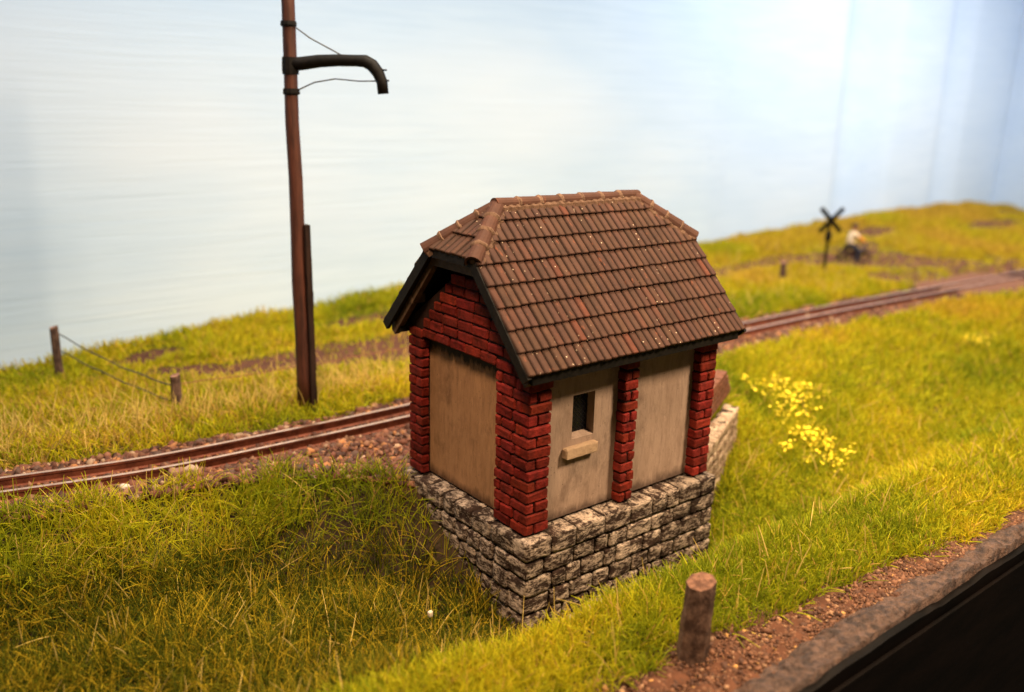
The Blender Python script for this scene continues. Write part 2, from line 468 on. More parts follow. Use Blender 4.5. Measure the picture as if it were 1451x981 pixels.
# painted backdrop with folds added to the sheet to form streaks of shade and a second sheet round the corner
def make_sky():
    xs = np.unique(np.concatenate([np.arange(-40, 15, 1.0), np.arange(15, 47.01, 0.12), [47.0]]))
    zs = np.linspace(-3, 30, 12)
    X, Z = np.meshgrid(xs, zs, indexing='ij')
    off = np.zeros_like(X)
    for (x0, x1, d, rec) in ((29.8, 32.3, 1.15, 2.9), (39.2, 40.4, 0.55, 2.0), (20.6, 23.4, 0.45, 5.0)):
        lean = (Z - 5) * -0.02
        off += d * ss(x0, x1, X - lean) * (1 - ss(x1 + .15, x1 + rec, X - lean))
    Y = 14.5 + off
    nx, nz = X.shape
    V = np.stack([X, Y, Z], -1).reshape(-1, 3)
    I = np.arange(nx * nz).reshape(nx, nz)
    F = np.stack([I[:-1, :-1], I[1:, :-1], I[1:, 1:], I[:-1, 1:]], -1).reshape(-1, 4)
    o = np_mesh("sky", V, F, None, M_sky, smooth=True)
    tag(o, "pale blue painted backdrop sheet behind the grassy bank", "backdrop", kind="structure")
    mb = MB(); mb.box((47.02, -14, -3), (47.2, 14.6, 30))
    o = mb.build("sky_end", M_sky)
    tag(o, "bluer end sheet of the backdrop beyond the corner", "backdrop", kind="structure")
make_sky()

# front edging and black fascia board
def make_front():
    xs = np.concatenate([np.arange(-12, -2, .15), np.arange(-2, 14, .03), np.arange(14, 47, .15)])
    inner = np.interp(xs, [-12, 4, 6, 8, 47], [-3.48, -3.55, -3.68, -3.78, -3.8]) + (vnoise(xs, xs * 0, 1.7, 21, 3) - .5) * .25
    outer = -4.04 + (vnoise(xs, xs * 0, 1.3, 22, 3) - .5) * .16
    ts = np.linspace(0, 1, 18)
    V = []
    for i, x in enumerate(xs):
        for t in ts:
            y = inner[i] * (1 - t) + outer[i] * t
            z = float(terrain(x, max(y, -4.0), False)) + 0.0 + 0.13 * math.sin(min(1, t * 1.15) * math.pi * .62)
            z += (mnoise.noise((x * 2.3, y * 2.3, 0)) * .09 + mnoise.noise((x * 6, y * 6, 3)) * .045 + mnoise.noise((x * 15, y * 15, 5)) * .028)
            V.append((x, y, z))
        V.append((x, outer[i] - .01, -0.85))
    n = len(ts) + 1
    I = np.arange(len(V)).reshape(-1, n)
    F = np.stack([I[:-1, :-1], I[1:, :-1], I[1:, 1:], I[:-1, 1:]], -1).reshape(-1, 4)
    o = np_mesh("edging", V, F, np.ones((len(V), 3)), M_edge, smooth=False)
    tag(o, "rough grey brown edging strip between the bare soil and the black board", "edging")
    r = empty("fascia_board", (0, -4.2, -0.6))
    tag(r, "black painted board closing the front edge below the rough edging", "board")
    mb = MB(); mb.box((-12, -4.20, -6), (47, -4.145, -0.62), ch=.012)
    mb.build("panel", M_fascia, r).matrix_parent_inverse = Matrix.Translation((0, 4.2, 0.6))
    # ragged upper lip
    mb = MB()
    V = []; 
    for i, x in enumerate(xs[::2]):
        t = -0.46 + (vnoise(np.array([x]), np.array([0.]), 1.1, 31, 3)[0] - .5) * .14
        V += [(x, -4.14, -0.75), (x, -4.14, t), (x, -4.05, t + .02), (x, -4.05, -.75)]
    F = []
    for i in range(len(V) // 4 - 1):
        for k in range(3):
            F.append((i * 4 + k, i * 4 + k + 1, i * 4 + k + 5, i * 4 + k + 4))
    mb.add(V, F)
    mb.build("lip", M_fascia, r).matrix_parent_inverse = Matrix.Translation((0, 4.2, 0.6))
make_front()

# ------------------------------------------------------------------ hut
L_, W_ = 4.0, 3.10
EX, EY, HE, HR, HB, HX = 0.28, 0.29, 2.54, 4.60, 3.92, 0.573
SL = math.hypot(W_ / 2 + EY, HR - HE)
TB = (HB - HE) / (HR - HE); YB = -EY + (W_ / 2 + EY) * TB
hut = empty("brick_hut")
tag(hut, "small red brick hut with dark half hipped tiled roof on a stone base", "hut")

def brick(mb, lo, hi):
    k = random.uniform(.70, 1.18); r = random.random()
    col = (k, k * random.uniform(.8, 1.2), k * random.uniform(.8, 1.2))
    if r < .07: col = (.68 * k, .68 * k, .68 * k)
    j = lambda: random.uniform(-.007, .007)
    lo = [lo[0] + j(), lo[1] + j(), lo[2] + j() * .6]; hi = [hi[0] + j(), hi[1] + j(), hi[2] + j() * .6]
    mb.box(lo, hi, col, 0, ch=0.019, jit=0.008)

CH = 0.166
def splits(a, b, n, ph):
    """brick ends between a and b, mean length n, half-brick phase"""
    k = max(1, round((b - a) / n)); st = (b - a) / k
    if ph and k >= 1:
        e = [a] + [a + st * (i + .5) for i in range(k)] + [b]
    else:
        e = [a + st * i for i in range(k + 1)]
    return list(zip(e[:-1], e[1:]))
G = 0.011
def roof_z(y):      # underside of the roof boards over the gable
    return HE - .17 + (min(y, W_ - y) + EY) / (W_ / 2 + EY) * (HR - HE)

# corner pier (gable + long face)
def pier(name, x0, x1, y0, y1, faces):
    """brick pier; faces: subset of 'x' (outer -X face) and 'y' (outer -Y face)"""
    mb = MB()
    core = MB()
    nz = int(round((HE - .02) / CH))
    for i in range(nz):
        z0 = 0.0 + i * CH + G; z1 = (i + 1) * CH - G
        o = i % 2
        if 'x' in faces:
            ys = y0 if (o == 0 or 'y' not in faces) else y0 + .16
            for a, b in splits(ys, y1, .40, o):
                brick(mb, (x0, a + G, z0), (x0 + .16, b - G, z1))
        if 'y' in faces:
            xs = x0 if (o == 1 or 'x' not in faces) else x0 + .16
            for a, b in splits(xs, x1, .36, o == 0 and 'x' not in faces):
                brick(mb, (a + G, y0, z0), (b - G, y0 + .19, z1))
    c = .034
    mb2 = MB(); mb2.box((x0 + c, y0 + c, 0.0), (x1 - c * (x1 < 3.9), y1 - c, HE + .1))
    o = mb.build(name, M_brick, hut)
    mb2.build("mortar", M_mortar, o)
    return o
pier("corner_pier", 0, .43, 0, .78, 'xy')
pier("pier", 1.87, 2.18, 0, .24, 'y')
pier("pier", 3.60, 4.0, 0, .24, 'y')
pier("pier", 0, .24, 2.70, W_, 'x')
# bricks on the reveal sides of the two long-side piers and of the left gable pier are covered by box depth
# gable brickwork above the doorway
mb = MB()
i = 0
z = 2.36
while z < 3.50:
    z1 = z + CH
    half = (HR - .78 - (z + CH * .6)) / (HR - HE) * (W_ / 2 + EY) + .05
    a = max(0.78 if z1 < HE else 0.0, W_ / 2 - half); b = min(2.70 if z1 < HE else W_, W_ / 2 + half)
    if z1 < HE + .05: a, b = 0.78, 2.70
    if b - a > .25:
        for p, q in splits(a, b, .40, i % 2):
            brick(mb, (0, p + G, z + G), (.16, q - G, z1 - G))
    z = z1; i += 1
gw = mb.build("gable_brickwork", M_brick, hut)
mb = MB()
V = [(.036, 0.02, 2.42), (.036, W_ - .02, 2.42), (.036, W_ - .02, 2.6), (.036, W_ / 2 + .38, 3.42), (.036, W_ / 2 - .38, 3.42), (.036, 0.02, 2.6)]
V += [(.2, y, z) for (_, y, z) in V]
F = [tuple(range(6)), tuple(range(11, 5, -1))] + [(k, (k + 1) % 6, 6 + (k + 1) % 6, 6 + k) for k in range(6)]
mb.add(V, F); mb.build("mortar", M_mortar, gw)

# rendered infill panels (recessed)
mb = MB(); mb.box((.18, .72, .015), (.30, 2.80, 2.44)); dp = mb.build("doorway_panel", M_door, hut)
dp['label'] = "brownish blank panel filling the gable doorway, darker along its top"
def panel_with_window():
    mb = MB()
    x0, x1, z0, z1 = .36, 1.92, .02, HE + .05
    wx0, wx1, wz0, wz1 = 0.98, 1.42, 1.22, 1.90
    y0, y1 = .18, .33
    # slab with a hole
    xs = [x0, wx0, wx1, x1]; zs = [z0, wz0, wz1, z1]
    for i in range(3):
        for k in range(3):
            if i == 1 and k == 1: continue
            mb.add([(xs[i], y0, zs[k]), (xs[i + 1], y0, zs[k]), (xs[i + 1], y0, zs[k + 1]), (xs[i], y0, zs[k + 1])], [(0, 1, 2, 3)])
    wxa, wxb, wza, wzb = wx0, wx1 - .02, wz0 + .05, wz1
    q = [(wx0, y0, wz0), (wx1, y0, wz0), (wx1, y0, wz1), (wx0, y0, wz1)]
    r = [(wxa, y1, wza), (wxb, y1, wza), (wxb, y1, wzb), (wxa, y1, wzb)]
    for k in range(4):
        mb.add([q[k], q[(k + 1) % 4], r[(k + 1) % 4], r[k]], [(0, 1, 2, 3)])
    o = mb.build("wall_panel", M_conc, hut)
    o['label'] = "grey rendered panel with a small dark window and sill"
    g = MB(); g.box((wxa - .02, y1 - .012, wza - .03), (wxb + .02, y1 + .02, wzb + .03))
    win = g.build("window", M_glass, hut)
    # wire lattice in front of the pane
    m2 = MB()
    for k in range(-8, 9):
        for sg in (1, -1):
            a = Vector((wxa + .21 + k * .075 - .35, y1 - .03, wza - .02)); b = Vector((wxa + .21 + k * .075 + .35, y1 - .03, wza + .68))
            if sg < 0: a.x, b.x = b.x, a.x
            pts = []
            for t in np.linspace(0, 1, 25):
                p = a.lerp(b, t)
                if wxa < p.x < wxb and wza < p.z < wzb: pts.append(p)
            if len(pts) > 1: m2.tube([pts[0], pts[-1]], .0035, 4)
    m2.build("lattice", M_iron, win)
    s = MB(); s.box((.80, .075, .965), (1.44, .22, 1.125), ch=.014, jit=.008)
    s.build("sill", M_sill, hut)
    # chipped plaster round the opening
panel_with_window()
mb = MB(); mb.box((2.12, .18, .02), (3.66, .30, HE + .05)); mb.build("wall_panel", M_conc, hut)
# back and far end (brick, out of sight from the front)
mb = MB()
for i in range(15):
    z0 = i * CH + G; z1 = (i + 1) * CH - G
    for a, b in splits(.0, L_, .42, i % 2): brick(mb, (a + G, W_ - .16, z0), (b - G, W_, z1))
    for a, b in splits(.26, W_ - .17, .42, i % 2): brick(mb, (L_ - .16, a + G, z0), (L_, b - G, z1))
z = 15 * CH; i = 0
while z < 4.0:
    half = (HR - .17 - (z + CH * .6)) / (HR - HE) * (W_ / 2 + EY) + .1
    for p, q in splits(max(0, W_ / 2 - half), min(W_, W_ / 2 + half), .4, i % 2): brick(mb, (L_ - .16, p + G, z + G), (L_, q - G, z + CH - G))
    z += CH; i += 1
bw = mb.build("rear_brickwork", M_brick, hut)
mb = MB(); mb.box((.28, .42, .01), (L_ - .03, W_ - .03, HE - .05)); mb.build("mortar", M_mortar, bw)

# ---- roof
roof_deck = MB()
ridge_a = Vector((HX, W_ / 2, HR)); ridge_b = Vector((L_ - HX, W_ / 2, HR))
def slab(pts, t):
    """polygon thickened along its inward normal"""
    pts = [Vector(p) for p in pts]
    n = (pts[1] - pts[0]).cross(pts[2] - pts[0]).normalized()
    if n.z < 0: n = -n
    top = [p - n * .045 for p in pts]; bot = [p - n * (.045 + t) for p in pts]
    k = len(pts)
    roof_deck.add(top + bot, [tuple(range(k)), tuple(range(2 * k - 1, k - 1, -1))] + [(i, (i + 1) % k, k + (i + 1) % k, k + i) for i in range(k)])
ds = .03
for s in (0, 1):
    f = (lambda y: y) if s == 0 else (lambda y: W_ - y)
    slab([(-EX + ds, f(-EY + .09), HE + .098), (L_ + EX - ds, f(-EY + .09), HE + .098), (L_ + EX - ds, f(YB), HB), tuple(ridge_b), tuple(ridge_a), (-EX + ds, f(YB), HB)], .10)
for s in (0, 1):
    x = -EX + ds if s == 0 else L_ + EX - ds
    slab([(x, YB, HB), tuple(ridge_a if s == 0 else ridge_b), (x, W_ - YB, HB)], .05)
roof = roof_deck.build("roof", M_black, hut)
roof['label'] = "dark brown half hipped roof of worn clay tiles"

def tile_field(E0, U, S, N, width, rows, rowh, tw, cuts, slen, name):
    """rows of single-roll clay tiles on the plane E0 + U*u + S*s, cut by the planes in cuts"""
    mb = MB()
    ncol = int(round(width / tw)); tw = width / ncol
    us = np.linspace(0, 1, 9)
    prof = 0.040 * (1 - np.abs(2 * us - 1) ** 3.6) - 0.034
    for i in range(rows):
        for j in range(ncol):
            du = random.uniform(-.004, .004); dv = random.uniform(-.006, .006)
            dh = random.uniform(-.004, .006)
            k = random.uniform(.82, 1.12)
            col = (k, k * random.uniform(.94, 1.04), k * random.uniform(.88, 1.06))
            rr = random.random()
            if rr < .03: col = (1.5 * k, 1.02 * k, .85 * k)
            elif rr < .14: col = (1.15 * k, 1.0 * k, .95 * k)
            V = []
            s0 = i * rowh + dv; s1 = min((i + 1) * rowh + .05, slen + .01)
            for a, s in enumerate((s0, s0, s0 + .012, s1)):
                lift = (-.034, .022, .030, -.014)[a]
                for q, u in enumerate(us):
                    # the lower edge is slightly scalloped
                    sc = -.012 * (1 - abs(2 * u - 1) ** 2) if a < 3 else 0
                    h = prof[q] + lift + dh
                    if a == 0: h = prof[q] - .028 + dh
                    P = E0 + U * ((j + u) * tw + du) + S * (s + sc) + N * h
                    V.append(P)
            F = []
            m = len(us)
            for a in range(3):
                for q in range(m - 1):
                    F.append((a * m + q, a * m + q + 1, (a + 1) * m + q + 1, (a + 1) * m + q))
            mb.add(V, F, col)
            for a in range(4):      # darker in the grooves and along the lower edge
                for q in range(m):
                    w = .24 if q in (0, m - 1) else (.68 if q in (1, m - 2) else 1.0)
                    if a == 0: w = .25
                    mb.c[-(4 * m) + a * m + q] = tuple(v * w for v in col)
    me = mb.mesh(name)
    bm = bmesh.new(); bm.from_mesh(me)
    for (co, no) in cuts:
        bmesh.ops.bisect_plane(bm, geom=bm.verts[:] + bm.edges[:] + bm.faces[:], plane_co=co, plane_no=no, clear_outer=True)
    bm.to_mesh(me); bm.free()
    me.materials.append(M_tile)
    me.polygons.foreach_set("use_smooth", [False] * len(me.polygons))
    o = bpy.data.objects.new(name, me); COL.objects.link(o); o.parent = roof
    return o
ROWS = 8
for s in (0, 1):
    sg = 1 if s == 0 else -1
    E0 = Vector((-EX, -EY if s == 0 else W_ + EY, HE))
    U = Vector((1, 0, 0)); S = Vector((0, sg * (W_ / 2 + EY), HR - HE)).normalized()
    N = U.cross(S) * sg
    if N.z < 0: N = -N
    yb = YB if s == 0 else W_ - YB
    cuts = []
    for (P, Q, xs) in ((ridge_a, Vector((-EX, yb, HB)), -1), (ridge_b, Vector((L_ + EX, yb, HB)), 1)):
        no = (Q - P).cross(N).normalized()
        if no.x * xs < 0: no = -no
        cuts.append((P, no))
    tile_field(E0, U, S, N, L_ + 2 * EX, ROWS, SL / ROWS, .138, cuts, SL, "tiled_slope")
for s in (0, 1):
    xs = -1 if s == 0 else 1
    x = -EX if s == 0 else L_ + EX
    R = ridge_a if s == 0 else ridge_b
    Pm = Vector((x, W_ / 2, HB)); S = (R - Pm); sl = S.length; S.normalize()
    U = Vector((0, 1, 0)); N = U.cross(S)
    if N.z < 0: N = -N
    E0 = Vector((x, YB, HB)) - S * .03 + Vector((0, -.0, 0))
    cuts = []
    for (Q, ys) in ((Vector((x, YB, HB)), -1), (Vector((x, W_ - YB, HB)), 1)):
        no = (Q - R).cross(N).normalized()
        if no.y * ys < 0: no = -no
        cuts.append((R, no))
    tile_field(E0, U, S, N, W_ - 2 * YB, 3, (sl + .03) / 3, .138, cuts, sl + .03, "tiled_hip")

def caps(name, P, Q, r, n, painted_hole=False):
    """overlapping half-round ridge tiles from P to Q"""
    P = Vector(P); Q = Vector(Q); t = (Q - P).normalized(); Lg = (Q - P).length
    a = t.cross(Vector((0, 0, 1))).normalized(); b = a.cross(t)
    mb = MB(); mo = MB()
    st = Lg / n
    for i in range(n):
        k = random.uniform(.85, 1.25); col = (k * 1.1, k * 1.02, k)
        c0 = P + t * (i * st - .02) ; c1 = P + t * ((i + 1) * st + .03)
        j = Vector([random.uniform(-.006, .006) for _ in range(3)])
        V = []
        m = 11
        for (c, rr) in ((c0, r * 1.10), (c1, r * .94)):
            for q in range(m):
                an = math.pi * (-.12 + 1.24 * q / (m - 1))
                V.append(c + j + a * math.cos(an) * rr + b * (math.sin(an) * rr - r * .35))
        for (c, rr) in ((c0, r * .80), (c1, r * .70)):
            for q in range(m):
                an = math.pi * (-.12 + 1.24 * q / (m - 1))
                V.append(c + j + a * math.cos(an) * rr + b * (math.sin(an) * rr - r * .35))
        F = [(q, q + 1, m + q + 1, m + q) for q in range(m - 1)] + [(2 * m + q, 3 * m + q, 3 * m + q + 1, 2 * m + q + 1) for q in range(m - 1)] + [(q, 2 * m + q, 2 * m + q + 1, q + 1) for q in range(m - 1)] + [(m + q, m + q + 1, 3 * m + q + 1, 3 * m + q) for q in range(m - 1)]
        mb.add(V, F, col)
        if i:      # smear of mortar over the joint
            V = []; F = []
            for (o_, rr) in ((-.055, r * .97), (-.030, r * 1.10), (-.008, r * 1.19), (.012, r * 1.12)):
                for q in range(m):
                    an = math.pi * (-.1 + 1.2 * q / (m - 1))
                    w = random.uniform(-.010, .010)
                    V.append(P + t * (i * st + o_ + w) + a * math.cos(an) * rr + b * (math.sin(an) * rr - r * .35))
            for e in range(3):
                F += [(e * m + q, e * m + q + 1, (e + 1) * m + q + 1, (e + 1) * m + q) for q in range(m - 1)]
            mo.add(V, F)
    # bedding mortar along both sides, ragged
    for sg in (-1, 1):
        V = []; F = []
        nn = int(Lg / .035)
        for i in range(nn + 1):
            c = P + t * (Lg * i / nn)
            w = r * 1.12 + .030 * abs(mnoise.noise((i * .33, sg * 3., P.x))) + .022 * (i // 2 % 2)
            drop = r * .62
            V += [c + a * sg * r * .8 - b * (r * .10), c + a * sg * w - b * (drop + .0), c + a * sg * (w + .012) - b * (drop + .06)]
        for i in range(nn):
            F += [(i * 3 + k, i * 3 + k + 1, i * 3 + k + 4, i * 3 + k + 3) for k in range(2)]
        mo.add(V, F, (.75, .72, .70))
    if painted_hole:
        for k, rr in enumerate((.62, .34)):
            V = [P - t * (.005 + .02 * k) + a * math.cos(2 * math.pi * q / 12) * r * rr + b * (math.sin(2 * math.pi * q / 12) * r * rr - r * .05) for q in range(12)]
            mo.add(V, [tuple(range(12))], (.16, .16, .16) if k == 0 else (.4, .4, .4))  # dark disc painted over the tile end for its shaded hollow
    o = mb.build(name, M_tile, roof)
    mo.build("mortar", M_capmortar, o)
up = Vector((0, 0, -.035))
caps("ridge_tiles", ridge_a + up + Vector((-.05, 0, 0)), ridge_b + up + Vector((.05, 0, 0)), .098, 7)
for s in (0, 1):
    x = -EX - .02 if s == 0 else L_ + EX + .02
    R = (ridge_a if s == 0 else ridge_b) + Vector((0, 0, -.045))
    for y in (YB, W_ - YB):
        caps("hip_tiles", Vector((x, y, HB - .03)), R, .118, 4, True)

# barge boards, rafters, purlin stubs
def plank(mb, P, Q, up_, h, th, ax=Vector((1, 0, 0)), col=(1, 1, 1)):
    """board from P to Q whose top edge lies on PQ; h = depth below, th = thickness along ax"""
    P = Vector(P); Q = Vector(Q)
    d = (Q - P).normalized(); n = ax.cross(d).normalized()
    if n.z < 0: n = -n
    V = []
    for c in (P, Q):
        for (a, b) in ((0, 0), (1, 0), (1, 1), (0, 1)):
            V.append(c + ax * th * a - n * h * b)
    mb.add(V, [(0, 1, 2, 3), (7, 6, 5, 4), (0, 4, 5, 1), (1, 5, 6, 2), (2, 6, 7, 3), (3, 7, 4, 0)], col)
for s in (0, 1):
    x = -EX - .012 if s == 0 else L_ + EX - .05
    mb = MB()
    for m in (0, 1):
        f = (lambda y: y) if m == 0 else (lambda y: W_ - y)
        plank(mb, (x, f(-EY - .01), HE - .035), (x, f(YB + .0), HB - .035), 1, .15, .062)
    plank(mb, (x + .002, YB, HB - .03), (x + .002, W_ - YB, HB - .03), 1, .115, .058)
    mb.build("bargeboard", M_black, hut)
    xr = -.19 if s == 0 else L_ + .09
    mb = MB()
    for m in (0, 1):
        f = (lambda y: y) if m == 0 else (lambda y: W_ - y)
        q = .145
        plank(mb, (xr, f(-EY + .10), HE - q), (xr, f(YB + .06), HB - q), 1, .11, .10)
    plank(mb, (xr - .004, YB + .02, HB - .16), (xr - .004, W_ - YB - .02, HB - .16), 1, .13, .108)
    mb.build("rafter", M_rafter, hut)
for y in (2.72, W_ - 2.72):
    for (a, b) in ((-.20, .05), (L_ - .05, L_ + .2)):
        mb = MB(); mb.box((a, y - .06, 2.93), (b, y + .06, 3.07), ch=.008)
        mb.build("purlin", M_rafter, hut)
for (y0, y1) in ((-EY + .05, .03), (W_ - .03, W_ + EY - .05)):
    mb = MB(); mb.box((-.16, y0, HE - .16), (L_ + .16, y1, HE + .0)); mb.build("soffit", M_black, hut)

# ---- stone base
def cube_tpl(n=5):
    bm = bmesh.new(); bmesh.ops.create_cube(bm, size=2.0)
    bmesh.ops.subdivide_edges(bm, edges=bm.edges[:], cuts=n, use_grid_fill=True)
    bm.verts.ensure_lookup_table()
    V = [tuple(v.co) for v in bm.verts]; F = [tuple(v.index for v in f.verts) for f in bm.faces]
    bm.free(); return V, F
CT = cube_tpl(4); CT6 = cube_tpl(6)
def rough_block(mb, M, hx, hy, hz, amp=.03, col=(1, 1, 1), tpl=CT, rnd=.022):
    """a hewn stone: rounded box with noise; M places it"""
    V = []
    off = Vector((random.uniform(0, 90), random.uniform(0, 90), random.uniform(0, 90)))
    for p in tpl[0]:
        q = Vector((p[0] * hx, p[1] * hy, p[2] * hz))
        inner = Vector([max(-h + rnd, min(h - rnd, c)) for c, h in zip(q, (hx, hy, hz))])
        d = q - inner
        if d.length > 1e-6: q = inner + d.normalized() * rnd
        nz = mnoise.noise((q + off) * 4.5) * amp + mnoise.noise((q + off) * 11) * amp * .55
        nrm = (d.normalized() if d.length > 1e-6 else Vector((0, 0, 0)))
        q += nrm * nz
        V.append(M @ q)
    mb.add(V, tpl[1], col)
BX0, BX1, BY0, BY1 = -.10, 4.09, -.125, 3.2
base = MB()
courses = [.33, .28, .30, .29, .30, .31, .3]
zt = -.015
def run_lengths(a, b, mn, mx):
    out = []; p = a
    while p < b - 1e-6:
        l = random.uniform(mn, mx)
        if b - (p + l) < mn * .8: l = b - p
        out.append((p, p + l)); p += l
    return out
for ci, h in enumerate(courses):
    z1 = zt; z0 = zt - h; zc_ = (z0 + z1) / 2
    cornerx = random.uniform(.3, .5) if ci % 2 == 0 else .24
    for a, b in run_lengths(BX0, BX1, .24, .60):
        if a == BX0: b_ = b
        k = random.uniform(.8, 1.1); d = .34 + (.02 if ci == 0 else random.uniform(-.03, .0))
        if a > 3.0 and ci < 2: k *= .8
        depth0 = BY0 - (.012 if ci == 0 else random.uniform(-.012, .012))
        rough_block(base, Matrix.Translation(((a + b) / 2, (depth0 + .36) / 2, zc_)), (b - a) / 2 - .018, (.36 - depth0) / 2, h / 2 - .016, .022 if ci else .014, (k, k, k), CT6)
    for a, b in run_lengths(.24, BY1, .24, .5):
        k = random.uniform(.75, 1.05)
        depth0 = BX0 - random.uniform(-.012, .012)
        rough_block(base, Matrix.Translation(((depth0 + .36) / 2, (a + b) / 2, zc_)), (.36 - depth0) / 2, (b - a) / 2 - .018, h / 2 - .016, .022, (k, k, k), CT6)
    for a, b in run_lengths(.3, BY1, .3, .55):
        rough_block(base, Matrix.Translation((BX1 - .17, (a + b) / 2, zc_)), .17, (b - a) / 2 - .013, h / 2 - .011, .03, (.9, .9, .9), CT)
    zt = z0
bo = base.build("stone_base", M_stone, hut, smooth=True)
mb = MB(); mb.box((BX0 + .055, BY0 + .055, -2.1), (BX1 - .055, BY1 - .02, -.045)); mb.build("joints", M_joint, bo)
mb = MB(); rough_block(mb, Matrix.Translation((1.45, -.17, -1.52)) @ Matrix.Rotation(math.radians(-4), 4, 'Y'), .85, .12, .07, .03, (1, 1, 1), CT6)
mb.build("footing", M_foot, hut, smooth=True)

# ------------------------------------------------------------------ retaining wall beside the hut
def retaining():
    r = empty("retaining_wall", (float(RA[0]), float(RA[1]), -1))
    tag(r, "whitewashed rubble stone wall topped by brown brick running back from the hut", "wall")
    inv = Matrix.Translation((-float(RA[0]), -float(RA[1]), 1))
    d = RB - RA; Lw = float(np.linalg.norm(d)); d = d / Lw
    ang = math.atan2(d[1], d[0])
    M0 = Matrix.Translation((float(RA[0]), float(RA[1]), 0)) @ Matrix.Rotation(ang, 4, 'Z')
    mb = MB()
    hs = [.27, .24, .25, .25, .26, .26, .26]
    zt = 0.0
    for ci, h in enumerate(hs):
        z0 = zt - h
        for a, b in run_lengths(-.1, Lw - .0, .25, .6):
            def top(s): return -.02 - .03 * s / Lw
            zz = (zt + z0) / 2 + top((a + b) / 2)
            k = random.uniform(.85, 1.12)
            rough_block(mb, M0 @ Matrix.Translation(((a + b) / 2, .16, zz)), (b - a) / 2 - .008, .16, h / 2 - .007, .035, (k, k, k), CT)
        zt = z0
    o = mb.build("stone_courses", M_stone2, r, smooth=True); o.matrix_parent_inverse = inv
    mb = MB(); mb.box((-.08, .05, -1.9), (Lw - .05, .30, -.06), M=M0)
    o2 = mb.build("joints", M_joint, o); o2.matrix_parent_inverse = Matrix.Identity(4)
    # brown brick upstand with a sloping end
    mb = MB()
    for i in range(5):
        z0 = -.02 + i * .13
        e = Lw + .75 - i * .15
        for a, b in splits(-.1, e, .34, i % 2):
            k = random.uniform(.75, 1.15)
            mb.box((a + .006, .34, z0 + .006), (b - .006, .58, z0 + .124), (k, k, k), ch=.015, jit=.006, M=M0)
    o = mb.build("brick_upstand", M_brownbrick, r); o.matrix_parent_inverse = inv
retaining()

# ------------------------------------------------------------------ railway
def railway():
    r = empty("railway_track", (0, 5.5, -.19))
    tag(r, "narrow gauge railway track with rusty rails curving behind the hut", "railway track")
    inv = Matrix.Translation((0, -5.5, .19))
    xs = np.arange(-12, 46.9, .25)
    yc = track_y(xs); dy = np.gradient(yc, xs)
    nrm = np.stack([-dy, np.ones_like(dy)], -1); nrm /= np.linalg.norm(nrm, axis=1)[:, None]
    prof = [(-.065, -.19), (-.065, -.165), (-.018, -.145), (-.018, -.055), (-.036, -.045), (-.036, -.004), (.036, -.004), (.036, -.045), (.018, -.055), (.018, -.145), (.065, -.165), (.065, -.19)]
    for off in (-.29, .29):
        V = []; F = []; slots = []
        mb = MB()
        for i in range(len(xs)):
            cx, cy = xs[i] + nrm[i, 0] * off, yc[i] + nrm[i, 1] * off
            for (a, z) in prof:
                V.append((cx + nrm[i, 0] * a, cy + nrm[i, 1] * a, z))
        k = len(prof)
        for i in range(len(xs) - 1):
            for q in range(k - 1):
                F.append((i * k + q, i * k + q + 1, (i + 1) * k + q + 1, (i + 1) * k + q)); slots.append(1 if q == 5 else 0)
        mb.add(V, F); mb.m = slots
        o = mb.build("rail", [M_rail, M_railtop], r); o.matrix_parent_inverse = inv
    sx = np.arange(-11.5, 46.5, .62)
    tpl = None
    for x in sx:
        y = float(track_y(x)); sl = float((track_y(x + .1) - track_y(x - .1)) / .2)
        if tpl is None:
            mb = MB(); mb.box((-.11, -.66, -.09), (.11, .66, 0), ch=.012, jit=.01)
            o = mb.build("sleeper", M_sleeper, r); tpl = o
        else:
            o = tpl.copy(); COL.objects.link(o)
        o.parent = r; o.matrix_parent_inverse = inv
        o.location = (x, y, -.165); o.rotation_euler = (0, 0, math.atan(sl) + random.uniform(-.04, .04))
railway()

def stones(name, P, size, cols, mat, label, cat):
    """many small crushed stones as one heap"""
    bm = bmesh.new(); bmesh.ops.create_icosphere(bm, subdivisions=1, radius=1)
    T = np.array([tuple(v.co) for v in bm.verts]); Fc = np.array([[v.index for v in f.verts] for f in bm.faces]); bm.free()
    n = len(P)
    V = np.repeat(T[None], n, 0)
    V = V * (1 + rng.normal(0, .26, (n, len(T), 1)))
    V = V * (size[:, None, None] * rng.uniform(.6, 1.25, (n, 1, 3)))
    a = rng.uniform(0, 2 * np.pi, n); b = rng.uniform(-.6, .6, n)
    ca, sa = np.cos(a)[:, None], np.sin(a)[:, None]; cb, sb = np.cos(b)[:, None], np.sin(b)[:, None]
    x, y, z = V[..., 0], V[..., 1], V[..., 2]
    y, z = y * cb - z * sb, y * sb + z * cb
    x, y = x * ca - y * sa, x * sa + y * ca
    V = np.stack([x, y, z], -1) + P[:, None, :]
    F = (Fc[None] + (np.arange(n) * len(T))[:, None, None]).reshape(-1, 3)
    o = np_mesh(name, V.reshape(-1, 3), F, np.repeat(cols, len(T), 0), mat)
    tag(o, label, cat, kind="stuff")
    return o
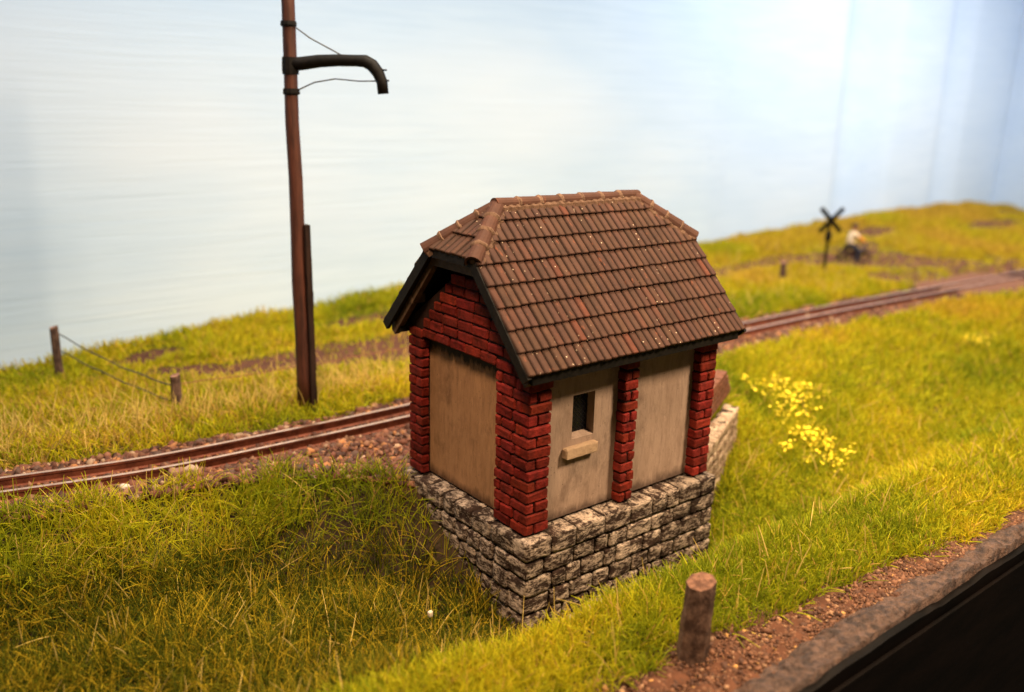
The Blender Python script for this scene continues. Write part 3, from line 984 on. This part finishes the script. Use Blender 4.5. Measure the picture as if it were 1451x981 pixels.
def crossing():
    r = MB()
    xs = np.arange(23.4, 28.6, .2); rows = []
    V = []; F = []
    for x in xs:
        y0 = float(track_y(x)); e = min(1, (x - 23.2) / .8, (28.8 - x) / .8)
        for k, o in enumerate(np.linspace(-1.5, 1.7, 17)):
            z = -.19 + (.165 * e) * (1 - abs(o / 1.7) ** 4) + mnoise.noise((x * 3, o * 3, 1)) * .03
            if abs(abs(o) - .29) < .06: z -= .03
            V.append((x, y0 + o, z))
    for i in range(len(xs) - 1):
        for k in range(16):
            F.append((i * 17 + k, i * 17 + k + 1, (i + 1) * 17 + k + 1, (i + 1) * 17 + k))
    r.add(V, F, (.13, .058, .036))
    tag(r.build("path", M_soil, None, True), "brown earth path heaped over the rails at the crossing", "path", kind="structure")
crossing()
def ballast():
    xs = np.concatenate([rng.uniform(-8, 2.5, 14000), rng.uniform(2.5, 9, 1500), rng.uniform(9, 22, 4500), rng.uniform(22, 46.5, 3500)])
    yc = crest_y(xs) - .12; y1 = track_y(xs) + .95
    y1 = y1 + (vnoise(xs, xs * 0, 1.1, 41, 2) - .5) * .4
    ys = yc + (y1 - yc) * rng.random(len(xs))
    keep = ~in_base(xs, ys, .02)
    dt = np.abs(ys - track_y(xs))
    keep &= (np.abs(dt - .29) > .085)
    xs, ys, dt = xs[keep], ys[keep], dt[keep]
    z = np.maximum(terrain(xs, ys), -.19) + np.where(dt < .6, .0, rng.uniform(0, .03, len(xs)))
    size = rng.gamma(5, .0085, len(xs)).clip(.018, .10)
    size = np.where(dt < .26, size * .75, size)
    z = np.where(dt < .26, np.minimum(z, -.175), z) + size * .2
    pal = np.array([[.120, .042, .024], [.17, .068, .038], [.070, .026, .016], [.22, .105, .058], [.32, .135, .050], [.085, .045, .032], [.36, .23, .15]])
    ci = rng.choice(len(pal), len(xs), p=[.27, .2, .2, .12, .07, .1, .04])
    cols = pal[ci] * rng.uniform(.7, 1.25, (len(xs), 1))
    stones("ballast", np.stack([xs, ys, z], -1), size, cols, M_ballast, "reddish brown crushed stone ballast under and beside the rails", "ballast")
    # granules of the bare soil strip along the front
    xs = np.concatenate([rng.uniform(-3, 8, 22000), rng.uniform(8, 20, 5000)])
    b = soil_boundary(xs); ys = b + .3 + (-3.75 - b - .3) * rng.random(len(xs)) ** .8
    z = terrain(xs, ys)
    size = rng.gamma(3, .0052, len(xs)).clip(.008, .05)
    pal = np.array([[.10, .042, .022], [.17, .075, .040], [.07, .03, .018], [.27, .15, .085], [.42, .22, .07]])
    cols = pal[rng.choice(5, len(xs), p=[.38, .3, .22, .08, .02])] * rng.uniform(.75, 1.2, (len(xs), 1))
    stones("gravel", np.stack([xs, ys, z], -1), size, cols, M_ballast, "fine brown soil granules between front grass and edging", "gravel")
ballast()

def pebble(name, loc, r, col, label, cat="stone", flat=.7):
    mb = MB(); rough_block(mb, Matrix.Translation(loc), r, r * .8, r * flat, r * .5, col, CT, r * .45)
    o = mb.build(name, M_ballast, None, smooth=True); tag(o, label, cat)
pebble("pebble", (-4.02, 5.14, -.07), .065, (.55, .47, .40), "chalky white pebble lying against the front rail")
pebble("rock", (-3.20, 5.20, -.06), .12, (.22, .11, .075), "brown rock beside the rail, the bigger of a pair right of the white pebble")
pebble("rock", (-2.98, 5.16, -.06), .095, (.36, .25, .18), "paler smaller rock beside the rail, next to the brown one")
pebble("petal", (-1.28, .52, -1.02), .030, (.62, .52, .40), "tiny white fleck lodged in the grass left of the stone base", "fleck", 1.5)

# ------------------------------------------------------------------ mast with spout
def mast():
    bx, by = -0.05, 6.95
    bz = float(terrain(bx, by)) - .1
    r = empty("wooden_mast", (bx, by, bz))
    tag(r, "tall brown wooden mast with a black curved spout arm behind the track", "mast")
    inv = Matrix.Translation((-bx, -by, -bz))
    def B(mb, name, mat, smooth=False):
        o = mb.build(name, mat, r, smooth); o.matrix_parent_inverse = inv; return o
    lean = Vector((-.001, .002, 1))
    def at(z): return Vector((bx, by, 0)) + lean * z
    mb = MB()
    zs = [bz, 0.6, 1.5, 2.5, 3.5, 4.5, 5.5, 6.5, 7.5, 8.6]
    mb.tube([at(z) + Vector((.012 * math.sin(z * 1.9), .008 * math.sin(z * 2.7), 0)) for z in zs], [.150, .148, .142, .138, .134, .130, .126, .122, .118, .112], 12)
    B(mb, "pole", M_mast, True)
    mb = MB()
    c = at(1.8) + Vector((.155, -.10, 0))
    for k in range(12):
        z0, z1 = bz + (3.62 - bz) * k / 12, bz + (3.62 - bz) * (k + 1) / 12
        p = at((z0 + z1) / 2) + cr * .155 + Vector((0, 0, 0))
        mb.box((p.x - .055 + random.uniform(-.006, .006), p.y - .10, z0), (p.x + .06 + random.uniform(-.008, .008), p.y + .08, z1 + .001 * (k < 11)))
    B(mb, "brace_plank", M_plank)
    d = Vector((.66, -.75, 0)).normalized()
    P = [at(6.52) + d * t + Vector((0, 0, h)) for t, h in ((-.10, 0), (.2, .02), (.55, .07), (.9, .09), (1.25, .09), (1.42, .085), (1.55, .02), (1.66, -.11), (1.73, -.27), (1.75, -.47))]
    mb = MB(); mb.tube(P, [.125, .122, .115, .108, .105, .115, .115, .108, .100, .098], 10)
    for q in (.05, -.13):
        e = P[7] + d * (.10 + .04 * (q < 0)) + Vector((0, 0, q)); mb.tube([e - d * .03, e + d * .06], .018, 6)
    B(mb, "spout_arm", M_iron, True)
    for z, w, rr in ((7.22, .09, .145), (6.50, .30, .152), (6.05, .11, .155)):
        mb = MB(); c = at(z); mb.tube([c - lean * w / 2, c - lean * w * .2, c + lean * w * .2, c + lean * w / 2], [rr * .96, rr, rr * .97, rr * .94], 12)
        B(mb, "band", M_iron)
    for pts in ([at(7.16) + d * .13, at(6.98) + d * .4, P[3] + Vector((0, 0, .08)) + d * .1],
                [at(6.08) + d * .13, at(6.22) + d * .45, at(6.29) + d * .85, at(6.26) + d * 1.3, P[8] + Vector((0, 0, .02)) - d * .05]):
        mb = MB(); mb.tube(pts, .013, 6); B(mb, "stay_wire", M_wire)
mast()

# ------------------------------------------------------------------ posts and fence
def post_mb(mb, base_, h, w, lean=(0, 0), rot=0.4, topcol=(2.1, 1.8, 1.6), n=6, depth=None):
    depth = depth or w
    V = []; ring = []
    for i in range(n + 1):
        t = i / n
        for k in range(8):
            an = rot + math.pi / 4 * k + math.pi / 8
            sq = 1 / max(abs(math.cos(an - rot)), abs(math.sin(an - rot)))
            s = w / 2 * min(sq, 1.25) * (1.06 - .12 * t) * (1 + random.uniform(-.04, .04))
            z = h * t
            if i == n: z += math.cos(an) * w * .12
            V.append((base_[0] + lean[0] * t + math.cos(an) * s, base_[1] + lean[1] * t + math.sin(an) * s, base_[2] + z))
    F = []
    for i in range(n):
        for k in range(8):
            k2 = (k + 1) % 8
            F.append((i * 8 + k, i * 8 + k2, (i + 1) * 8 + k2, (i + 1) * 8 + k))
    mb.add(V, F, (1, 1, 1))
    mb.add(V[-8:], [tuple(range(8))], topcol)
def fence():
    A = (-3.42, 12.35); B_ = (-2.12, 8.35)
    za = float(terrain(*A)); zb = float(terrain(*B_))
    r = empty("wire_fence", (A[0], A[1], za)); inv = Matrix.Translation((-A[0], -A[1], -za))
    tag(r, "low fence of two weathered posts with sagging wires on the back bank", "fence")
    def part(mb, n, m):
        o = mb.build(n, m, r); o.matrix_parent_inverse = inv
    mb = MB(); post_mb(mb, (A[0], A[1], za - .3), 1.62, .175, n=7); part(mb, "post", M_post)
    mb = MB(); post_mb(mb, (B_[0], B_[1], zb - .3), 1.05, .19, (.0, .0), .2, n=6); part(mb, "post", M_post)
    def wire(P, Q, sag, mat, rad=.013):
        P = Vector(P); Q = Vector(Q)
        pts = [P.lerp(Q, t) - Vector((0, 0, sag * 4 * t * (1 - t))) + Vector((0, 0, .012 * math.sin(t * 19))) for t in np.linspace(0, 1, 15)]
        mb = MB(); mb.tube(pts, rad, 6); part(mb, "wire", mat)
    wire((A[0] + .08, A[1] - .06, za + 1.16), (B_[0] - .05, B_[1] + .1, zb + .52), .10, M_wire)
    wire((A[0] + .08, A[1] - .06, za + .76), (B_[0] - .05, B_[1] + .1, zb + .18), .06, M_wire)
    C = (3.2, 8.0)
    wire((B_[0] + .1, B_[1], zb + .55), (C[0], C[1], float(terrain(*C)) + .55), .05, M_rustwire, .009)
fence()
mb = MB(); pz = float(terrain(.40, -2.78)); post_mb(mb, (.40, -2.78, pz - .10), 1.10, .345, (.06, .0), .25, (1.45, 1.2, 1.05), 9)
tag(mb.build("stub_post", M_post), "stubby weathered post with sawn tan top at the front soil edge", "post")
mb = MB(); q = (18.9, 9.0); pz = float(terrain(*q)); post_mb(mb, (*q, pz - .2), 1.0, .22, (0, 0), .3, (2, 1.7, 1.5), 6)
tag(mb.build("fence_post", M_post), "lone thin post in ochre grass in front of the crossing sign", "post")

# ------------------------------------------------------------------ crossing sign
def crossing_sign():
    x, y = 21.6, 9.1; z = float(terrain(x, y))
    r = empty("crossing_sign", (x, y, z)); inv = Matrix.Translation((-x, -y, -z))
    tag(r, "black diagonal cross level crossing sign on a thin post", "sign")
    def part(mb, n, m):
        o = mb.build(n, m, r); o.matrix_parent_inverse = inv
    mb = MB(); mb.tube([(x, y, z - .2), (x, y, z + 2.1)], .055, 8); part(mb, "post", M_iron)
    mb = MB(); mb.box((x - .09, y - .10, z + 1.22), (x + .09, y + .08, z + 1.55), ch=.02); part(mb, "bell_box", M_iron)
    for s, dd in ((1, -.065), (-1, -.095)):
        M = Matrix.Translation((x, y, z + 1.98)) @ Matrix.Rotation(math.radians(-30), 4, 'Z') @ Matrix.Rotation(math.radians(45 * s), 4, 'Y')
        mb = MB(); mb.box((-.60, dd - .013, -.085), (.60, dd + .013, .085), ch=.006, M=M); part(mb, "cross_arm", M_iron)
crossing_sign()

# ------------------------------------------------------------------ person on a small two-wheeler
def skin_body(name, verts, edges, radii, root, parent, inv, mats, slot_of):
    me = bpy.data.meshes.new(name); me.from_pydata([tuple(v) for v in verts], edges, [])
    o = bpy.data.objects.new(name, me); COL.objects.link(o)
    md = o.modifiers.new("skin", 'SKIN'); 
    for i, r in enumerate(radii):
        sv = me.skin_vertices[0].data[i]; sv.radius = (r, r); sv.use_root = (i == root)
    sb = o.modifiers.new("sub", 'SUBSURF'); sb.levels = 2; sb.render_levels = 2
    dg = bpy.context.evaluated_depsgraph_get(); dg.update()
    m2 = bpy.data.meshes.new_from_object(o.evaluated_get(dg))
    o.modifiers.clear(); o.data = m2; m2.name = name
    m2.materials.clear()
    for m in mats: m2.materials.append(m)
    for p in m2.polygons:
        p.material_index = slot_of(p.center); p.use_smooth = True
    if parent: o.parent = parent; o.matrix_parent_inverse = inv
    return o
def flat(name, c, rough=.7):
    n = NT(name); cc = n.mix(n.ramp(n.noise(20, 4, .6), .3, .7), c, tuple(q * .8 for q in c)); n.color(cc); n.rough(rough, .25); return n.m
def rider():
    x, y = 24.6, 9.7; z = float(terrain(x, y))
    U = Vector((.80, -.60, 0)); Nn = Vector((.60, .80, 0))
    def P(u, h, n=0): return Vector((x, y, z)) + (U * u + Nn * n + Vector((0, 0, h))) * .88
    # two-wheeler
    r = empty("moped", (x, y, z)); inv = Matrix.Translation((-x, -y, -z))
    tag(r, "dark two wheeler under the person in the cream shirt", "two wheeler")
    def part(mb, n, m, par=None):
        o = mb.build(n, m, par or r, True)
        if par is None: o.matrix_parent_inverse = inv
        return o
    Mr = flat("tyre_black", (.018, .012, .012)); Mf = flat("dark_frame", (.05, .025, .022), .45)
    for u in (-.50, .46):
        c = P(u, .24); mb = MB()
        mb.tube([c + U * math.cos(a) * .21 + Vector((0, 0, math.sin(a) * .21)) for a in np.linspace(0, 2 * math.pi, 21)], .04, 6, cap=False)
        w = part(mb, "wheel", Mr)
        mb = MB()
        for a in np.linspace(0, math.pi, 6)[:-1]:
            dd = U * math.cos(a) * .22 + Vector((0, 0, math.sin(a) * .22)); mb.tube([c - dd, c + dd], .006, 4)
        part(mb, "spokes", Mf, w)
    mb = MB(); mb.tube([P(-.50, .24), P(-.3, .42), P(.25, .36), P(.42, .75)], [.05, .10, .11, .05], 8)
    mb.tube([P(-.72, .40), P(-.55, .52), P(-.3, .45)], .055, 6); part(mb, "frame", Mf)
    mb = MB(); mb.tube([P(.46, .24), P(.40, .85)], .03, 6); part(mb, "fork", Mf)
    mb = MB(); mb.tube([P(.43, .88, -.28), P(.46, .92), P(.43, .88, .28)], .02, 6); part(mb, "handlebar", Mf)
    mb = MB(); mb.tube([P(-.55, .64), P(-.4, .67), P(-.08, .66)], [.07, .10, .06], 8); part(mb, "saddle", Mr)
    # person
    verts = [P(-.26, .80), P(-.25, 1.0), P(-.20, 1.22), P(-.17, 1.34), P(-.14, 1.42), P(-.12, 1.53), P(-.10, 1.60),
             P(-.16, 1.27, -.20), P(.08, 1.06, -.26), P(.36, .93, -.25),
             P(-.16, 1.27, .20), P(.08, 1.06, .26), P(.36, .93, .25),
             P(-.22, .74, -.12), P(.10, .55, -.20), P(.02, .14, -.20), P(.16, .08, -.21),
             P(-.22, .74, .12), P(.10, .55, .20), P(.02, .14, .20), P(.16, .08, .21)]
    edges = [(0, 1), (1, 2), (2, 3), (3, 4), (4, 5), (5, 6), (2, 7), (7, 8), (8, 9), (2, 10), (10, 11), (11, 12), (0, 13), (13, 14), (14, 15), (15, 16), (0, 17), (17, 18), (18, 19), (19, 20)]
    radii = [.15, .16, .17, .07, .08, .115, .09, .085, .065, .04, .085, .065, .04, .11, .085, .055, .05, .11, .085, .055, .05]
    Ms = flat("skin", (.60, .32, .20)); Mc = flat("cream_shirt", (.80, .62, .42)); Mt = flat("blue_trousers", (.025, .035, .065)); Mo = flat("orange_sleeve", (.75, .28, .05))
    base_v = Vector((x, y, z))
    def slot(c):
        d = (Vector(c) - base_v) / .88; u = d.dot(U); h = d.z
        if h > 1.36: return 0
        if u > -.02 and h > .84 and h < 1.2: return 3 if u < .30 else 0
        if h > .84: return 1
        if h < .10: return 4
        return 2
    o = skin_body("person", verts, edges, radii, 0, None, None, [Ms, Mc, Mt, Mo, Mr], slot)
    tag(o, "person in cream shirt with orange sleeves and dark trousers near the crossing", "person")
    mb = MB(); M = Matrix.Translation(P(-.135, 1.60)); rough_block(mb, M, .11, .115, .075, .02, (1, 1, 1), CT, .06)
    h = mb.build("hair", flat("brown_hair", (.10, .045, .02)), o, True)
rider()

# ------------------------------------------------------------------ grass
def fibres(name, X, Y, length, radius, cols, tilt, mat, label, cat, zoff=-.02, Z=None, curl=.25, npt=4):
    n = len(X)
    Z = (terrain(X, Y) if Z is None else Z) + zoff
    az = rng.uniform(0, 2 * np.pi, n)
    ti = tilt
    d = np.stack([np.sin(ti) * np.cos(az), np.sin(ti) * np.sin(az), np.cos(ti)], -1)
    az2 = az + rng.normal(0, .9, n)
    bend = np.stack([np.cos(az2), np.sin(az2), -np.ones(n) * .55], -1) * (rng.gamma(2.0, curl / 2, n) * length)[:, None]
    t = np.linspace(0, 1, npt)
    P = np.stack([X, Y, Z], -1)[:, None, :] + d[:, None, :] * (length[:, None] * t[None])[..., None] + bend[:, None, :] * (t ** 2)[None, :, None]
    R = radius[:, None] * (1.0 - .65 * t ** 1.6)[None]
    cu_ = bpy.data.hair_curves.new(name)
    cu_.add_curves([npt] * n)
    cu_.attributes['position'].data.foreach_set('vector', P.astype(np.float32).ravel())
    ra = cu_.attributes.get('radius') or cu_.attributes.new('radius', 'FLOAT', 'POINT')
    ra.data.foreach_set('value', R.astype(np.float32).ravel())
    ca = cu_.attributes.new('tint', 'FLOAT_COLOR', 'CURVE')
    c4 = np.ones((n, 4), np.float32); c4[:, :3] = cols
    ca.data.foreach_set('color', c4.ravel())
    cu_.materials.append(mat)
    o = bpy.data.objects.new(name, cu_); COL.objects.link(o)
    tag(o, label, cat, kind="stuff")
    return o

GREEN = np.array([.19, .24, .010]); LIME = np.array([.42, .41, .014]); YEL = np.array([.58, .45, .016]); OCH = np.array([.56, .36, .040]); DRY = np.array([.56, .40, .12])
def mixcol(X, Y):
    n = len(X)
    lowf = vnoise(X, Y, .33, 51, 2); mid = vnoise(X, Y, 1.1, 52, 2)
    r = rng.random(n)
    g = np.clip(lowf * 1.15 + mid * .45 - .42, 0, 1)          # 0 green .. 1 yellow
    far = ss(8, 26, X) * .36 + ss(7, 9, Y) * .12 + .12 * ss(4, 0, X) * ss(6.5, 7.2, Y)
    g = np.clip(g + far - .22 * ss(2.5, .5, X) * ss(.2, -.8, Y) + rng.normal(0, .17, n), 0, 1)[:, None]
    c = np.where(g < .4, GREEN + (LIME - GREEN) * (g / .4), np.where(g < .75, LIME + (YEL - LIME) * ((g - .4) / .35), YEL + (OCH - YEL) * ((g - .75) / .25)))
    lb = ss(4, 1, X) * ss(6.6, 7.3, Y) * ss(12.5, 9.5, Y)
    c = np.where((r < .05 + .30 * lb)[:, None], DRY * np.array([.95, .85, .6]), c)
    return c * rng.uniform(.55, 1.2, (n, 1))
def scatter(n, x0, x1, y0, y1):
    return rng.uniform(x0, x1, n), rng.uniform(y0, y1, n)
def allowed(X, Y):
    k = ~in_base(X, Y, .03)
    ty = track_y(X)
    n = vnoise(X, Y, 1.3, 61, 3)
    k &= ~((Y > crest_y(X) - .05 + (n - .5) * .9) & (Y < ty + .92 + (vnoise(X, X * 0, 1.1, 41, 2) - .5) * .4 - (n - .5) * .25))
    k &= Y > soil_boundary(X) + (n - .5) * .6
    k &= rng.random(len(X)) > bare(X, Y) * .93
    # retaining wall and its top
    d = RB - RA; Lw = np.linalg.norm(d); d = d / Lw
    s = (X - RA[0]) * d[0] + (Y - RA[1]) * d[1]; t = -(X - RA[0]) * d[1] + (Y - RA[1]) * d[0]
    k &= ~((s > -.6) & (s < Lw + .05) & (t > -.05) & (t < .7))
    k &= np.hypot(X - .40, Y + 2.78) > .22
    k &= ~((X > 23.5) & (X < 25.6) & (Y > 8.8) & (Y < 10.4) & (rng.random(len(X)) < .8))
    return k
def grass():
    XS = []; YS = []
    for (n, *b) in ((60000, -9, 0, -1.6, 6.2), (56000, -4.2, 9, -3.8, -.1), (52000, 4, 12, -1.2, 5.2), (60000, 9, 24, -3.9, 5.4), (38000, 24, 46.8, -3.9, 5.0),
                    (75000, -9, 9, 6.2, 14.2), (70000, 9, 26, 6.4, 14.2), (60000, 26, 46.8, 4.8, 14.2), (9000, 0, 4.2, -1.6, -.1)):
        x, y = scatter(n, *b); XS.append(x); YS.append(y)
    X = np.concatenate(XS); Y = np.concatenate(YS)
    k = allowed(X, Y); X, Y = X[k], Y[k]
    n = len(X)
    clump = vnoise(X, Y, 1.6, 71, 2)
    dens = rng.random(n) < np.clip(.35 + clump * 1.1, 0, 1)
    X, Y, clump = X[dens], Y[dens], clump[dens]; n = len(X)
    left = (X < 0) & (Y < 6) & (Y > -.75 + .25 * np.sin(X * 3))
    ln = rng.uniform(.15, .40, n) * (.75 + .5 * clump)
    ln = np.where(left, rng.uniform(.24, .62, n) * (.75 + .5 * clump), ln)
    ln = np.where(Y < -1.0, rng.uniform(.16, .42, n), ln)
    ln = np.where(Y > soil_boundary(X) + .35, ln, ln * .8)
    ln = np.where((Y > -1.25) & (Y < .45 - .6 * (X > 0)) & (X > -1.5) & (X < 4.4), ln * np.where(X < -.6, .6, .40), ln)
    ln = ln * (1 - .55 * ss(.0, .5, np.maximum(bare(X, Y - .35), bare(X, Y + .4))) * (Y > 7))
    dist = np.hypot(X + 7.4, Y + 8.7)
    rad = rng.uniform(.0055, .0105, n) * np.clip(dist / 12.5, .9, 2.4)
    rad = np.where(left, rad * .82, rad)
    tilt = np.abs(rng.normal(0, .5, n)); tilt = np.where(left, np.abs(rng.normal(.25, .6, n)), tilt).clip(0, 1.45)
    col = mixcol(X, Y)
    lf = left[:, None]
    vr = rng.random(n)[:, None]
    col = np.where(lf & (Y < crest_y(X) - rng.uniform(.7, 1.5, n))[:, None], np.where(vr < .46, np.array([.055, .070, .006]) * rng.uniform(.6, 1.4, (n, 1)), np.where(vr < .76, np.array([.19, .175, .010]) * rng.uniform(.7, 1.3, (n, 1)), np.array([.46, .32, .020]) * rng.uniform(.7, 1.3, (n, 1)))), col)
    fibres("grass", X, Y, ln, rad, col, tilt, M_grass, "green and yellow grass covering the banks and the front ridge", "grass")
    # long pale straws
    XS = []; YS = []
    cen = [(-5.2, 8.6), (-4.3, 8.2), (-3.2, 7.6), (-2.0, 7.5), (-1.5, 7.6), (-0.7, 7.5), (0.5, 7.4), (1.2, 7.4), (1.9, 7.5), (2.6, 7.3), (-5.6, 7.6), (-2.6, 8.0)]
    for (a, b) in cen:
        m = rng.integers(28, 60); XS.append(rng.normal(a, .35, m)); YS.append(rng.normal(b, .22, m))
    x, y = scatter(500, -8, 6, 7.0, 9.5); XS.append(x); YS.append(y)
    x, y = scatter(420, -8, 0, -1, 5); XS.append(x); YS.append(y)
    x, y = scatter(900, 8, 30, 7, 12); XS.append(x); YS.append(y)
    x, y = scatter(260, -1, 12, -3.2, 1.5); XS.append(x); YS.append(y)
    X = np.concatenate(XS); Y = np.concatenate(YS); k = allowed(X, Y) & (Y < 14.1); X, Y = X[k], Y[k]; n = len(X)
    ln = rng.uniform(.3, .75, n); rad = rng.uniform(.006, .011, n)
    col = DRY * rng.uniform(.8, 1.35, (n, 1)) * np.array([1, 1, .95])
    fibres("dry_grass", X, Y, ln, rad, col, np.abs(rng.normal(.1, .5, n)).clip(0, 1.4), M_grass, "long pale straw stalks standing in the shorter grass", "straw", curl=.12)
grass()

# ------------------------------------------------------------------ yellow flowers
M_petal = mk_tint("yellow_petal", .6, .2, 0)
def flowers(name, pts, label):
    bx, by = pts[0][0], pts[0][1]
    r = empty(name, (bx, by, float(terrain(bx, by)))); inv = r.matrix_world.inverted()
    inv = Matrix.Translation((-bx, -by, -float(terrain(bx, by))))
    tag(r, label, "flowers", "yellow flower patches")
    pm = MB(); sm = MB()
    for (cx, cy, s, n) in pts:
        for _ in range(n):
            x = random.gauss(cx, s); y = random.gauss(cy, s * .8); z = float(terrain(x, y)); h = random.uniform(.22, .42)
            top = Vector((x + random.uniform(-.08, .08), y + random.uniform(-.08, .08), z + h))
            sm.tube([(x, y, z), (x, y, z + h * .5), tuple(top)], .008, 4, (.25, .26, .02))
            for q in range(random.randint(2, 5)):
                c = top + Vector([random.uniform(-.09, .09) for _ in range(3)])
                R = Matrix.Rotation(random.uniform(0, 6.28), 3, 'Z') @ Matrix.Rotation(random.uniform(-1, 1), 3, 'X')
                w = random.uniform(.012, .036)
                V = [c + R @ Vector((math.cos(a) * w * 1.3, math.sin(a) * w, .012 * (a_ % 2))) for a_, a in enumerate(np.linspace(0, 2 * math.pi, 7)[:-1])]
                k = random.uniform(.8, 1.1)
                pm.add(V + [c - R @ Vector((0, 0, .02))], [tuple(range(6))] + [(i, (i + 1) % 6, 6) for i in range(6)], (.92 * k, .70 * k, .03))
    o = pm.build("blossoms", M_petal, r); o.matrix_parent_inverse = inv; o['kind'] = 'stuff'
    o = sm.build("stems", M_tint, r); o.matrix_parent_inverse = inv; o['kind'] = 'stuff'
flowers("yellow_flowers", [(9.6, 2.6, .32, 26), (9.4, 2.1, .34, 30), (10.2, 2.2, .25, 12), (8.9, 1.6, .3, 16), (8.7, 1.1, .25, 8)], "larger upper patch of yellow flowers beside the stone retaining wall")
flowers("yellow_flowers", [(8.3, .95, .26, 22), (8.35, .5, .26, 20), (8.5, .2, .16, 12), (8.8, .8, .2, 6)], "lower patch of yellow flowers in the hollow nearer the front ridge")
flowers("yellow_flowers", [(18.0, 2.0, .25, 12), (18.8, 1.8, .2, 6)], "small faint yellow flower patch high on the far grassy slope")
